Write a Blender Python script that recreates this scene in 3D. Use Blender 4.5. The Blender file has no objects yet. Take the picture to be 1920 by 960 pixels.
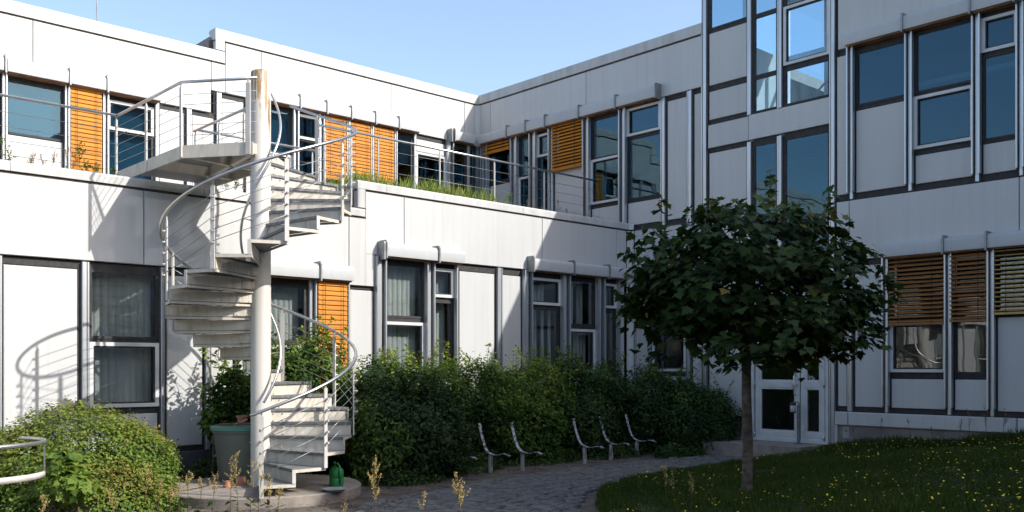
import bpy, math, random
import numpy as np
from mathutils import Vector
random.seed(7); rng = np.random.default_rng(11)
sc = bpy.context.scene
COL = sc.collection

# ------------------------------------------------------------------ camera
F, HY, PW = 1747.0, 688.0, 1920.0            # focal length and horizon of the photo, in its pixels
_a = math.atan(1895 / F); SU, CU = math.sin(_a), math.cos(_a)
cam = bpy.data.cameras.new('camera'); cam_o = bpy.data.objects.new('camera', cam); COL.objects.link(cam_o)
cam.sensor_width = 36; cam.lens = 36 * F / PW; cam.shift_y = (HY - 480) / PW
cam.clip_start = .1; cam.clip_end = 2000
cam_o.rotation_euler = (math.pi / 2, 0, -math.asin(CU)); cam_o.location = (0, 0, 0)   # eye height = 0, ground = -1.67
sc.camera = cam_o
# ------------------------------------------------------------------ world, sun, exposure
KX, KZ = .48, .81                             # sunlight travels (-KX, 1, -KZ)
world = bpy.data.worlds.new('World'); sc.world = world; world.use_nodes = True
nt = world.node_tree; nt.nodes.clear()
sky = nt.nodes.new('ShaderNodeTexSky'); sky.sky_type = 'NISHITA'; sky.sun_disc = False
sky.sun_elevation = math.atan2(KZ, math.hypot(1, KX)); sky.sun_rotation = math.atan2(KX, -1.0)
sky.air_density = 1.0; sky.dust_density = 2.2; sky.ozone_density = .6; sky.altitude = 60
bg = nt.nodes.new('ShaderNodeBackground'); bg.inputs[1].default_value = .15
wo = nt.nodes.new('ShaderNodeOutputWorld')
nt.links.new(sky.outputs[0], bg.inputs[0]); nt.links.new(bg.outputs[0], wo.inputs[0])
sl = bpy.data.lights.new('sun', 'SUN'); sl.energy = 3.25; sl.angle = math.radians(.5); sl.color = (1, .955, .88)
so = bpy.data.objects.new('sun', sl); COL.objects.link(so)
so.rotation_euler = Vector((-KX, 1, -KZ)).to_track_quat('-Z', 'Y').to_euler(); so.location = (20, -30, 30)
sc.view_settings.view_transform = 'Standard'; sc.view_settings.look = 'None'
sc.view_settings.exposure = 1.0; sc.view_settings.gamma = 1
sc.render.engine = 'CYCLES'
sc.cycles.max_bounces = 8; sc.cycles.transparent_max_bounces = 24

# ------------------------------------------------------------------ pixel helpers (ray through a photo pixel met with a known plane)
GZ = -1.67
Y1, Y2, XR = 13.15, 18.22, 15.61              # lower left wall, upper left wall, right wall
def P(x, y, d):
    r = (x - 960) / F
    return (d * (CU + SU * r), d * (SU - CU * r), (HY - y) / F * d)
def G(x, y, z=GZ): return P(x, y, F * z / (HY - y))
def AX(x, Y): r = (x - 960) / F; return Y * (CU + SU * r) / (SU - CU * r)
def AY(x, X=XR): r = (x - 960) / F; return X * (SU - CU * r) / (CU + SU * r)

# ------------------------------------------------------------------ materials
def mat(name):
    m = bpy.data.materials.new(name); m.use_nodes = True
    m.node_tree.nodes.clear(); return m, m.node_tree.nodes, m.node_tree.links
def N(ns, t, **kw):
    n = ns.new(t)
    for k, v in kw.items():
        if k.startswith('i_'): n.inputs[k[2:].replace('_', ' ')].default_value = v
        else: setattr(n, k, v)
    return n
def ramp(ns, stops):
    r = ns.new('ShaderNodeValToRGB'); e = r.color_ramp.elements
    while len(e) < len(stops): e.new(.5)
    for q, (p, c) in zip(e, stops): q.position = p; q.color = (*c, 1) if len(c) == 3 else c
    return r
def basic(name, c1, c2=None, rough=.5, metal=0., scale=3., stretch=(1, 1, 1), detail=6, bump=0., bscale=40., lo=.35, hi=.65, c3=None, spec=.5, vary=0.):
    m, ns, ln = mat(name)
    out = ns.new('ShaderNodeOutputMaterial'); b = ns.new('ShaderNodeBsdfPrincipled'); ln.new(b.outputs[0], out.inputs[0])
    b.inputs['Roughness'].default_value = rough; b.inputs['Metallic'].default_value = metal; b.inputs['Specular IOR Level'].default_value = spec
    geo = ns.new('ShaderNodeNewGeometry')
    mp = N(ns, 'ShaderNodeMapping'); mp.inputs['Scale'].default_value = stretch; ln.new(geo.outputs['Position'], mp.inputs[0])
    if c2 is None: b.inputs['Base Color'].default_value = (*c1, 1)
    else:
        nz = N(ns, 'ShaderNodeTexNoise'); nz.inputs['Scale'].default_value = scale; nz.inputs['Detail'].default_value = detail
        ln.new(mp.outputs[0], nz.inputs['Vector'])
        st = [(lo, c1), (hi, c2)] + ([(min(hi + .15, .98), c3)] if c3 else [])
        r = ramp(ns, st); ln.new(nz.outputs[0], r.inputs[0])
        if vary:
            oi = ns.new('ShaderNodeObjectInfo'); mr = N(ns, 'ShaderNodeMapRange'); mr.inputs[3].default_value = 1 - vary; mr.inputs[4].default_value = 1 + vary * .6; ln.new(oi.outputs['Random'], mr.inputs[0])
            x2 = N(ns, 'ShaderNodeMixRGB', blend_type='MULTIPLY'); x2.inputs[0].default_value = 1; ln.new(r.outputs[0], x2.inputs[1]); ln.new(mr.outputs[0], x2.inputs[2]); ln.new(x2.outputs[0], b.inputs['Base Color'])
        else: ln.new(r.outputs[0], b.inputs['Base Color'])
    if bump:
        n2 = N(ns, 'ShaderNodeTexNoise'); n2.inputs['Scale'].default_value = bscale; n2.inputs['Detail'].default_value = 4
        ln.new(mp.outputs[0], n2.inputs['Vector'])
        bp = ns.new('ShaderNodeBump'); bp.inputs['Strength'].default_value = bump; bp.inputs['Distance'].default_value = .02
        ln.new(n2.outputs[0], bp.inputs['Height']); ln.new(bp.outputs[0], b.inputs['Normal'])
    return m
M = {}
def cladding(name, base, dirt, amount):
    """white coated sheet: faint vertical rain streaks and large cloudy soiling"""
    m, ns, ln = mat(name)
    out = ns.new('ShaderNodeOutputMaterial'); b = ns.new('ShaderNodeBsdfPrincipled'); ln.new(b.outputs[0], out.inputs[0])
    b.inputs['Roughness'].default_value = .42
    geo = ns.new('ShaderNodeNewGeometry')
    mp = N(ns, 'ShaderNodeMapping'); mp.inputs['Scale'].default_value = (5, 5, .30); ln.new(geo.outputs['Position'], mp.inputs[0])
    a = N(ns, 'ShaderNodeTexNoise'); a.inputs['Scale'].default_value = 1.6; a.inputs['Detail'].default_value = 7; ln.new(mp.outputs[0], a.inputs['Vector'])
    c = N(ns, 'ShaderNodeTexNoise'); c.inputs['Scale'].default_value = .8; c.inputs['Detail'].default_value = 4; ln.new(geo.outputs['Position'], c.inputs['Vector'])
    mu = N(ns, 'ShaderNodeMath', operation='MULTIPLY'); ln.new(a.outputs[0], mu.inputs[0]); ln.new(c.outputs[0], mu.inputs[1])
    r = ramp(ns, [(.14, base), (.46, tuple(base[i] * (1 - amount) + dirt[i] * amount for i in range(3)))])
    ln.new(mu.outputs[0], r.inputs[0])
    m3 = N(ns, 'ShaderNodeMapping'); m3.inputs['Scale'].default_value = (16, 16, .22); ln.new(geo.outputs['Position'], m3.inputs[0])
    s3 = N(ns, 'ShaderNodeTexNoise'); s3.inputs['Scale'].default_value = 1.0; s3.inputs['Detail'].default_value = 5; s3.inputs['Roughness'].default_value = .6; ln.new(m3.outputs[0], s3.inputs['Vector'])
    r3 = ramp(ns, [(.56, (1, 1, 1)), (.70, (.92, .915, .90))]); ln.new(s3.outputs[0], r3.inputs[0])
    oi = ns.new('ShaderNodeObjectInfo'); mr = N(ns, 'ShaderNodeMapRange'); mr.inputs[3].default_value = .945; mr.inputs[4].default_value = 1.03; ln.new(oi.outputs['Random'], mr.inputs[0])
    x1 = N(ns, 'ShaderNodeMixRGB', blend_type='MULTIPLY'); x1.inputs[0].default_value = 1; ln.new(r.outputs[0], x1.inputs[1]); ln.new(r3.outputs[0], x1.inputs[2])
    x2 = N(ns, 'ShaderNodeMixRGB', blend_type='MULTIPLY'); x2.inputs[0].default_value = 1; ln.new(x1.outputs[0], x2.inputs[1]); ln.new(mr.outputs[0], x2.inputs[2]); ln.new(x2.outputs[0], b.inputs['Base Color'])
    w = N(ns, 'ShaderNodeTexNoise'); w.inputs['Scale'].default_value = 1.3; w.inputs['Detail'].default_value = 1; ln.new(geo.outputs['Position'], w.inputs['Vector'])
    bp = ns.new('ShaderNodeBump'); bp.inputs['Strength'].default_value = .05; bp.inputs['Distance'].default_value = .05
    ln.new(w.outputs[0], bp.inputs['Height']); ln.new(bp.outputs[0], b.inputs['Normal'])
    return m
M['white'] = cladding('white_cladding', (.48, .485, .485), (.32, .30, .28), .28)
M['panel'] = cladding('infill_panel', (.47, .475, .475), (.33, .315, .29), .25)
M['coping'] = cladding('parapet_sheet', (.47, .475, .475), (.22, .20, .18), .55)
M['boxpaint'] = cladding('blind_box_paint', (.42, .434, .445), (.30, .30, .30), .25)
M['alu'] = basic('anodised_aluminium', (.42, .44, .46), (.55, .57, .59), rough=.38, metal=.75, scale=2, stretch=(20, 20, .5))
M['bracket'] = basic('grey_bracket', (.20, .21, .22), (.28, .29, .30), rough=.45, metal=.5, scale=8)
M['frame'] = basic('white_window_frame', (.56, .57, .57), (.48, .49, .49), rough=.35, scale=5)
M['dark'] = basic('black_gasket', (.012, .012, .014), (.03, .028, .028), rough=.7, scale=14)
M['seam'] = basic('open_joint', (.045, .035, .03), (.09, .07, .06), rough=.8, scale=10)
M['soffit'] = basic('weathered_wood', (.16, .07, .03), (.34, .17, .08), rough=.7, scale=4, stretch=(1, 1, 8))
M['base'] = basic('dark_base_sheet', (.045, .047, .05), (.075, .077, .08), rough=.6, scale=3)
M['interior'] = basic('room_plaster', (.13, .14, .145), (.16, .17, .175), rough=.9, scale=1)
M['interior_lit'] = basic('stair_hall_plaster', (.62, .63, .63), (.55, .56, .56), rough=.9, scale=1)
M['floor'] = basic('room_floor', (.06, .055, .05), (.09, .085, .08), rough=.6, scale=2)
M['roof'] = basic('roof_gravel', (.17, .16, .15), (.3, .28, .26), rough=.9, scale=30)
M['curtain'] = basic('blind_fabric', (.24, .26, .25), (.29, .31, .30), rough=.9, scale=6, stretch=(4, 4, .6))
M['shade'] = basic('blue_grey_shade_cloth', (.055, .115, .155), (.065, .125, .165), rough=.9, scale=2)
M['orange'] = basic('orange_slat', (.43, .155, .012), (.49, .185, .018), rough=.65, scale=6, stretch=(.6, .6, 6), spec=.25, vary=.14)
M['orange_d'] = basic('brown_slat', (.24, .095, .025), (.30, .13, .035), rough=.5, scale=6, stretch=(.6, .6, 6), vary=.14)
M['ochre'] = basic('ochre_slat', (.42, .27, .08), (.48, .32, .10), rough=.5, scale=6, vary=.14)
M['steel'] = basic('stainless_steel', (.56, .55, .53), (.48, .47, .46), rough=.28, metal=.9, scale=8)
M['galv'] = basic('galvanised_sheet', (.11, .115, .125), (.19, .195, .205), rough=.5, metal=.35, scale=18, bump=.05)
M['cable'] = basic('wire_rope', (.20, .2, .2), (.32, .32, .32), rough=.4, metal=.7, scale=60)
M['postpaint'] = basic('white_steel_paint', (.50, .49, .47), (.42, .40, .37), rough=.42, scale=5, stretch=(1, 1, .4))
M['riser'] = basic('cream_steel_paint', (.56, .525, .46), (.46, .42, .35), rough=.5, scale=7, stretch=(2, 2, .6), bump=.04, c3=(.30, .22, .14), hi=.62, lo=.3)
M['concrete'] = basic('concrete', (.18, .155, .135), (.27, .24, .205), rough=.9, scale=5, bump=.25, bscale=60)
M['plinth'] = basic('plinth_concrete', (.15, .13, .12), (.22, .195, .18), rough=.9, scale=3, bump=.2, bscale=50)
M['ground'] = basic('earth', (.055, .045, .037), (.13, .11, .09), rough=.95, scale=3.5, bump=.5, bscale=35, detail=10)
M['cobble'] = basic('granite_sett', (.075, .073, .07), (.14, .135, .128), rough=.75, scale=7, bump=.3, bscale=80, detail=8, vary=.25)
M['lawn'] = basic('turf_soil', (.035, .045, .015), (.07, .075, .03), rough=.95, scale=5, bump=.3)
M['bin'] = basic('grey_green_plastic', (.10, .115, .10), (.125, .14, .12), rough=.55, scale=2)
M['lid'] = basic('teal_plastic', (.06, .16, .13), (.08, .2, .16), rough=.45, scale=4)
M['terracotta'] = basic('terracotta', (.34, .14, .085), (.44, .21, .14), rough=.85, scale=12)
M['wood'] = basic('brown_bark_stick', (.10, .05, .035), (.2, .11, .08), rough=.9, scale=10)
M['green_plastic'] = basic('green_plastic', (.018, .19, .05), (.025, .23, .065), rough=.35, scale=3)
M['dish'] = basic('grey_zinc', (.25, .26, .28), (.33, .34, .36), rough=.5, scale=9)
M['flake'] = basic('flaking_white_paint', (.07, .06, .06), (.40, .40, .43), rough=.7, scale=26, lo=.44, hi=.52, bump=.3)
M['benchpost'] = basic('peeling_post', (.10, .075, .06), (.34, .32, .30), rough=.8, scale=9, stretch=(3, 3, .5), lo=.42, hi=.52)
M['bark'] = basic('maple_bark', (.04, .028, .022), (.13, .10, .08), rough=.9, scale=5, stretch=(2, 2, 3), bump=.5, bscale=30)
M['twig'] = basic('twig', (.09, .06, .035), (.16, .11, .07), rough=.9, scale=12)
M['text'] = basic('white_lettering', (.8, .8, .8), rough=.6)
M['lampglass'] = basic('frosted_lamp_glass', (.55, .56, .55), (.65, .66, .65), rough=.3, scale=5)
M['flower'] = basic('yellow_petal', (.75, .52, .02), (.8, .62, .05), rough=.7, scale=40)
M['stemgreen'] = basic('flower_stem', (.03, .06, .015), (.05, .09, .02), rough=.8, scale=20)
M['violet'] = basic('violet_petal', (.05, .01, .16), rough=.6)

def glass(name, tint, ior, wob, refl=(.92, .97, 1)):
    m, ns, ln = mat(name)
    out = ns.new('ShaderNodeOutputMaterial'); mix = ns.new('ShaderNodeMixShader')
    t = ns.new('ShaderNodeBsdfTransparent'); t.inputs[0].default_value = (*tint, 1)
    g = ns.new('ShaderNodeBsdfGlossy'); g.inputs['Roughness'].default_value = .0; g.inputs[0].default_value = (*refl, 1)
    fr = ns.new('ShaderNodeFresnel'); geo = ns.new('ShaderNodeNewGeometry')
    ml = N(ns, 'ShaderNodeMapRange'); ml.inputs[3].default_value = ior; ml.inputs[4].default_value = 1 / ior; ln.new(geo.outputs['Backfacing'], ml.inputs[0]); ln.new(ml.outputs[0], fr.inputs[0])   # a thin pane: both faces reflect alike
    nz = N(ns, 'ShaderNodeTexNoise'); nz.inputs['Scale'].default_value = 1.7; nz.inputs['Detail'].default_value = 1
    ln.new(geo.outputs['Position'], nz.inputs['Vector'])
    bp = ns.new('ShaderNodeBump'); bp.inputs['Strength'].default_value = wob; bp.inputs['Distance'].default_value = .02
    ln.new(nz.outputs[0], bp.inputs['Height']); ln.new(bp.outputs[0], g.inputs['Normal'])
    ln.new(fr.outputs[0], mix.inputs[0]); ln.new(t.outputs[0], mix.inputs[1]); ln.new(g.outputs[0], mix.inputs[2]); ln.new(mix.outputs[0], out.inputs[0])
    return m
M['glass'] = glass('window_glass', (.93, .95, .95), 1.7, .12)
M['glass_blue'] = glass('solar_glass', (.50, .66, .72), 1.72, .10, (.50, .78, .96))
M['glass_clear'] = glass('stair_hall_glass', (.80, .90, .95), 1.5, .08)

def column_mat():
    m, ns, ln = mat('column_paint')
    out = ns.new('ShaderNodeOutputMaterial'); b = ns.new('ShaderNodeBsdfPrincipled'); ln.new(b.outputs[0], out.inputs[0]); b.inputs['Roughness'].default_value = .45
    geo = ns.new('ShaderNodeNewGeometry'); sp_ = ns.new('ShaderNodeSeparateXYZ'); ln.new(geo.outputs['Position'], sp_.inputs[0])
    mp = N(ns, 'ShaderNodeMapping'); mp.inputs['Scale'].default_value = (9, 9, .75); ln.new(geo.outputs['Position'], mp.inputs[0])
    nz = N(ns, 'ShaderNodeTexNoise'); nz.inputs['Scale'].default_value = 1.5; nz.inputs['Detail'].default_value = 9; nz.inputs['Roughness'].default_value = .68; ln.new(mp.outputs[0], nz.inputs['Vector'])
    h = N(ns, 'ShaderNodeMapRange'); h.inputs[1].default_value = 2.1; h.inputs[2].default_value = 3.9; h.inputs[3].default_value = -.16; h.inputs[4].default_value = .07; ln.new(sp_.outputs[2], h.inputs[0])
    ad = N(ns, 'ShaderNodeMath', operation='ADD'); ln.new(nz.outputs[0], ad.inputs[0]); ln.new(h.outputs[0], ad.inputs[1])
    r = ramp(ns, [(.0, (.52, .505, .48)), (.53, (.50, .48, .44)), (.56, (.30, .20, .09)), (.66, (.15, .075, .03))]); ln.new(ad.outputs[0], r.inputs[0]); ln.new(r.outputs[0], b.inputs['Base Color'])
    return m
M['column'] = column_mat()

def grating_mat():
    """punched sheet: real holes through the metal, round, 25 mm apart"""
    m, ns, ln = mat('punched_grating')
    out = ns.new('ShaderNodeOutputMaterial'); b = ns.new('ShaderNodeBsdfPrincipled'); b.inputs['Base Color'].default_value = (.27, .27, .27, 1); b.inputs['Metallic'].default_value = .3; b.inputs['Roughness'].default_value = .5
    t = ns.new('ShaderNodeBsdfTransparent'); mix = ns.new('ShaderNodeMixShader')
    geo = ns.new('ShaderNodeNewGeometry'); sp_ = ns.new('ShaderNodeSeparateXYZ'); ln.new(geo.outputs['Position'], sp_.inputs[0])
    k = 2 * math.pi / .026; res = []
    for i in (0, 1):
        a = N(ns, 'ShaderNodeMath', operation='MULTIPLY'); a.inputs[1].default_value = k; ln.new(sp_.outputs[i], a.inputs[0])
        s = N(ns, 'ShaderNodeMath', operation='SINE'); ln.new(a.outputs[0], s.inputs[0]); res.append(s)
    mu = N(ns, 'ShaderNodeMath', operation='ADD'); ln.new(res[0].outputs[0], mu.inputs[0]); ln.new(res[1].outputs[0], mu.inputs[1])
    gt = N(ns, 'ShaderNodeMath', operation='GREATER_THAN'); gt.inputs[1].default_value = .85; ln.new(mu.outputs[0], gt.inputs[0])
    ln.new(gt.outputs[0], mix.inputs[0]); ln.new(b.outputs[0], mix.inputs[1]); ln.new(t.outputs[0], mix.inputs[2]); ln.new(mix.outputs[0], out.inputs[0])
    return m
M['grating'] = grating_mat()

def leafmat(name, cols, trans=.3, rough=.55, spec=.18):
    m, ns, ln = mat(name)
    out = ns.new('ShaderNodeOutputMaterial'); b = ns.new('ShaderNodeBsdfPrincipled'); b.inputs['Roughness'].default_value = rough; b.inputs['Specular IOR Level'].default_value = spec
    at = ns.new('ShaderNodeAttribute'); at.attribute_name = 'tint'
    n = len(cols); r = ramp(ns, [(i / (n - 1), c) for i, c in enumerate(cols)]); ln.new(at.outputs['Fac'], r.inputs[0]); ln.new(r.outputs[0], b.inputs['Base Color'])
    tr = ns.new('ShaderNodeBsdfTranslucent'); hs = ns.new('ShaderNodeHueSaturation'); hs.inputs['Hue'].default_value = .485; hs.inputs['Value'].default_value = 1.5; hs.inputs['Saturation'].default_value = 1.1
    ln.new(r.outputs[0], hs.inputs['Color']); ln.new(hs.outputs[0], tr.inputs[0])
    mx = ns.new('ShaderNodeMixShader'); mx.inputs[0].default_value = trans
    ln.new(b.outputs[0], mx.inputs[1]); ln.new(tr.outputs[0], mx.inputs[2]); ln.new(mx.outputs[0], out.inputs[0])
    return m
M['maple'] = leafmat('maple_leaf', [(.012, .026, .007), (.018, .038, .009), (.026, .054, .011), (.055, .085, .016), (.15, .11, .02)], .22)
M['hedge'] = leafmat('hedge_leaf', [(.016, .038, .008), (.042, .09, .014), (.11, .18, .026), (.24, .29, .045)], .3)
M['hedge_d'] = leafmat('dark_shrub_leaf', [(.012, .028, .008), (.026, .055, .014), (.06, .11, .028), (.14, .21, .03)], .25)
M['coton'] = leafmat('small_shrub_leaf', [(.03, .065, .012), (.075, .13, .02), (.13, .185, .03), (.19, .20, .04), (.22, .12, .05)], .25)
M['bright'] = leafmat('bright_young_leaf', [(.07, .13, .025), (.13, .20, .035), (.21, .27, .06)], .35)
M['grass'] = leafmat('grass_blade', [(.020, .040, .006), (.038, .066, .010), (.066, .098, .018), (.13, .115, .045)], .25)
M['roofgrass'] = leafmat('roof_grass_blade', [(.07, .14, .025), (.13, .21, .035), (.22, .26, .06), (.38, .30, .12)], .3)
M['straw'] = leafmat('dry_seed_head', [(.36, .30, .10), (.50, .40, .15), (.58, .44, .2)], .3)
M['litter'] = leafmat('fallen_leaf', [(.06, .035, .02), (.13, .075, .035), (.2, .13, .06), (.22, .16, .05)], .1)
M['rumex'] = leafmat('reddish_seed_head', [(.16, .14, .05), (.25, .16, .08), (.3, .12, .08)], .25)

# ------------------------------------------------------------------ object helpers
def wl(o): return Vector(o.get('_w', (0, 0, 0))) if o is not None else Vector((0, 0, 0))
WORLD = {}
def wpos(o): return WORLD.get(o.name, Vector((0, 0, 0))) if o is not None else Vector((0, 0, 0))
def link(o, parent, w):
    COL.objects.link(o); WORLD[o.name] = Vector(w)
    if parent is not None: o.parent = parent; o.location = Vector(w) - wpos(parent)
    else: o.location = w
def tag(o, label, cat, group=None):
    o['label'] = label; o['category'] = cat
    if group: o['group'] = group
    return o
def thing(name, label, cat, loc, group=None):
    o = bpy.data.objects.new(name, None); o.empty_display_size = .2
    link(o, None, loc); return tag(o, label, cat, group)
def struct(o): o['kind'] = 'structure'; return o
def stuff(o): o['kind'] = 'stuff'; return o
def obj(name, v, f, m, parent=None, smooth=False, origin=None):
    v = np.asarray(v, dtype=float)
    c = np.array(origin, float) if origin is not None else np.array([(v[:, 0].min() + v[:, 0].max()) / 2, (v[:, 1].min() + v[:, 1].max()) / 2, v[:, 2].min()])
    me = bpy.data.meshes.new(name); me.from_pydata([tuple(p) for p in v - c], [], f)
    if smooth is True: me.polygons.foreach_set('use_smooth', [True] * len(me.polygons))
    elif smooth: me.polygons.foreach_set('use_smooth', [True] * len(me.polygons)); me.set_sharp_from_angle(angle=math.radians(smooth))
    me.materials.append(M[m] if isinstance(m, str) else m); me.update()
    o = bpy.data.objects.new(name, me); link(o, parent, c); return o
def inst(name, me, w, parent=None, rot=None, scale=None):
    o = bpy.data.objects.new(name, me)
    if rot: o.rotation_euler = rot
    if scale: o.scale = scale
    link(o, parent, w); return o
class MB:
    def __init__(s): s.v = []; s.f = []
    def add(s, v, f):
        n = len(s.v); s.v += [tuple(p) for p in v]; s.f += [tuple(i + n for i in q) for q in f]; return s
    def box(s, x0, x1, y0, y1, z0, z1):
        return s.add([(x0, y0, z0), (x1, y0, z0), (x1, y1, z0), (x0, y1, z0), (x0, y0, z1), (x1, y0, z1), (x1, y1, z1), (x0, y1, z1)],
                     [(0, 3, 2, 1), (4, 5, 6, 7), (0, 1, 5, 4), (1, 2, 6, 5), (2, 3, 7, 6), (3, 0, 4, 7)])
    def tube(s, pts, r, n=8, closed=False, cap=True):
        pts = [Vector(p) for p in pts]; L = len(pts); rr = r if hasattr(r, '__len__') else [r] * L
        vs = []; up = None
        for i, p in enumerate(pts):
            a = pts[(i - 1) % L] if (closed or i > 0) else p; b = pts[(i + 1) % L] if (closed or i < L - 1) else p
            t = (b - a).normalized()
            if up is None:
                up = Vector((0, 0, 1)) if abs(t.z) < .9 else Vector((1, 0, 0))
            x = t.cross(up);
            if x.length < 1e-5: x = t.cross(Vector((0, 1, 0)))
            x.normalize(); up = x.cross(t).normalized()
            for k in range(n):
                q = 2 * math.pi * k / n; vs.append(p + (x * math.cos(q) + up * math.sin(q)) * rr[i])
        fs = []
        for i in range(L if closed else L - 1):
            j = (i + 1) % L
            for k in range(n): fs.append((i * n + k, i * n + (k + 1) % n, j * n + (k + 1) % n, j * n + k))
        if cap and not closed: fs += [tuple(range(n))[::-1], tuple((L - 1) * n + k for k in range(n))]
        return s.add(vs, fs)
    def bar(s, a, b, w, t, side):
        """flat bar from a to b, w wide along side, t thick"""
        a, b, side = Vector(a), Vector(b), Vector(side).normalized(); d = (b - a).normalized(); n = d.cross(side).normalized()
        vs = [p + side * (w / 2 * i) + n * (t / 2 * j) for p in (a, b) for i, j in ((-1, -1), (1, -1), (1, 1), (-1, 1))]
        return s.add(vs, [(0, 1, 2, 3)[::-1], (4, 5, 6, 7), (0, 1, 5, 4), (1, 2, 6, 5), (2, 3, 7, 6), (3, 0, 4, 7)])
    def lathe(s, prof, c, n=32, caps=True):
        vs = [(c[0] + r * math.cos(2 * math.pi * k / n), c[1] + r * math.sin(2 * math.pi * k / n), c[2] + z) for r, z in prof for k in range(n)]
        fs = [(i * n + k, i * n + (k + 1) % n, (i + 1) * n + (k + 1) % n, (i + 1) * n + k) for i in range(len(prof) - 1) for k in range(n)]
        if caps: fs += [tuple(range(n))[::-1], tuple((len(prof) - 1) * n + k for k in range(n))]
        return s.add(vs, fs)
    def prism(s, poly, z0, z1):
        n = len(poly); A = sum(poly[i][0] * poly[(i + 1) % n][1] - poly[(i + 1) % n][0] * poly[i][1] for i in range(n))
        if A < 0: poly = poly[::-1]
        return s.add([(x, y, z0) for x, y in poly] + [(x, y, z1) for x, y in poly],
                     [tuple(range(n))[::-1], tuple(range(n, 2 * n))] + [(i, (i + 1) % n, n + (i + 1) % n, n + i) for i in range(n)])
    def build(s, name, m, parent=None, smooth=False, origin=None): return obj(name, s.v, s.f, m, parent, smooth, origin)

# ------------------------------------------------------------------ facade kit
class Fac:
    """a wall plane: a runs along the wall, o is the distance out of it, z is height"""
    def __init__(s, kind, p): s.k = kind; s.p = p
    def w(s, a, o, z): return (a, s.p - o, z) if s.k == 'L' else (s.p - o, a, z)
    def A(s, px): return AX(px, s.p) if s.k == 'L' else AY(px, s.p)
    def mk(s, v, f, name, m, parent, smooth=False):
        if s.k == 'L': f = [q[::-1] for q in f]
        return obj(name, [s.w(*p) for p in v], f, m, parent, smooth)
    def box(s, name, m, parent, a0, a1, o0, o1, z0, z1, c=0.):
        a0, a1 = min(a0, a1), max(a0, a1)
        if c == 0:
            b = MB().box(a0, a1, o0, o1, z0, z1)
            return s.mk(b.v, b.f, name, m, parent)
        v = [(a, o0, z) for a, z in ((a0, z0), (a1, z0), (a1, z1), (a0, z1))] + [(a, o1 - c, z) for a, z in ((a0, z0), (a1, z0), (a1, z1), (a0, z1))] + \
            [(a, o1, z) for a, z in ((a0 + c, z0 + c), (a1 - c, z0 + c), (a1 - c, z1 - c), (a0 + c, z1 - c))]
        f = [(0, 1, 2, 3)]
        for q in (0, 4): f += [(q + i, q + 4 + i, q + 4 + (i + 1) % 4, q + (i + 1) % 4) for i in range(4)]
        f += [(11, 10, 9, 8)]
        return s.mk(v, f, name, m, parent)
    def ring(s, name, m, parent, a0, a1, o0, o1, z0, z1, t):
        a0, a1 = min(a0, a1), max(a0, a1)
        R = lambda o, i: [(a, o, z) for a, z in ((a0 + i, z0 + i), (a1 - i, z0 + i), (a1 - i, z1 - i), (a0 + i, z1 - i))]
        v = R(o0, 0) + R(o1, 0) + R(o1, t) + R(o0, t)
        f = [(j * 4 + i, ((j + 1) % 4) * 4 + i, ((j + 1) % 4) * 4 + (i + 1) % 4, j * 4 + (i + 1) % 4) for j in range(4) for i in range(4)]
        return s.mk(v, f, name, m, parent)
    def extr(s, name, m, parent, prof, a0, a1, smooth=False):
        a0, a1 = min(a0, a1), max(a0, a1); n = len(prof)
        v = [(a0, o, z) for o, z in prof] + [(a1, o, z) for o, z in prof]
        f = [tuple(range(n))[::-1], tuple(range(n, 2 * n))] + [(i, (i + 1) % n, n + (i + 1) % n, n + i) for i in range(n)]
        return s.mk(v, f, name, m, parent, smooth)

def curtain(f, win, a0, a1, z0, z1, gap=.0):
    """vertical cloth slats hanging behind a window"""
    n = max(3, int((a1 - a0) / .092)); st = (a1 - a0) / n; me = None
    for i in range(n):
        if gap and rng.random() < gap * .15: continue
        a = a0 + st * (i + .5)
        if me is None:
            h = st * (.5 if not gap else .36)
            v = [(-h, -.018, z0), (-h * .3, .006, z0), (h * .3, .010, z0), (h, .0, z0), (-h, -.018, z1), (-h * .3, .006, z1), (h * .3, .010, z1), (h, .0, z1)]
            fs = [(0, 1, 5, 4), (1, 2, 6, 5), (2, 3, 7, 6)]
            o = f.mk([(a + p[0], -.26 + p[1], p[2]) for p in v], fs, 'curtain_slat', 'curtain', win); me = o.data; ow = WORLD[o.name]; aw = a
        else:
            d = Vector(f.w(a, 0, 0)) - Vector(f.w(aw, 0, 0))
            inst('curtain_slat', me, ow + d, win)

def window(f, par, a0, a1, z1, z0, sash, cur=0, gm=None):
    gm = gm or ('glass_blue' if z0 > 1.9 else 'glass'); a0, a1 = min(a0, a1), max(a0, a1)
    if sash:
        w = f.ring('window', 'frame', par, a0, a1, -.085, -.012, z0, z1, .052)
        f.ring('gasket', 'dark', w, a0 + .052, a1 - .052, -.08, -.03, z0 + .052, z1 - .052, .02)
        i = .07
    else:
        w = f.ring('window', 'dark', par, a0, a1, -.10, -.045, z0, z1, .04); i = .036
    f.box('pane', gm, w, a0 + i, a1 - i, -.072, -.060, z0 + i, z1 - i)
    if cur == 3: f.box('roller_shade', 'shade', w, a0 + .01, a1 - .01, -.20, -.19, z0 + .01, z1 - .01)
    elif cur: curtain(f, w, a0 + .02, a1 - .02, z0 + .02, z1 - .02, 0 if cur == 1 else .9)
    return w
def panel(f, par, a0, a1, z1, z0):
    a0, a1 = min(a0, a1), max(a0, a1)
    p = f.box('infill_panel', 'panel', par, a0 + .018, a1 - .018, -.06, -.028, z0 + .018, z1 - .018, .008)
    f.box('panel_gasket', 'dark', p, a0, a1, -.11, -.062, z0, z1)
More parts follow.
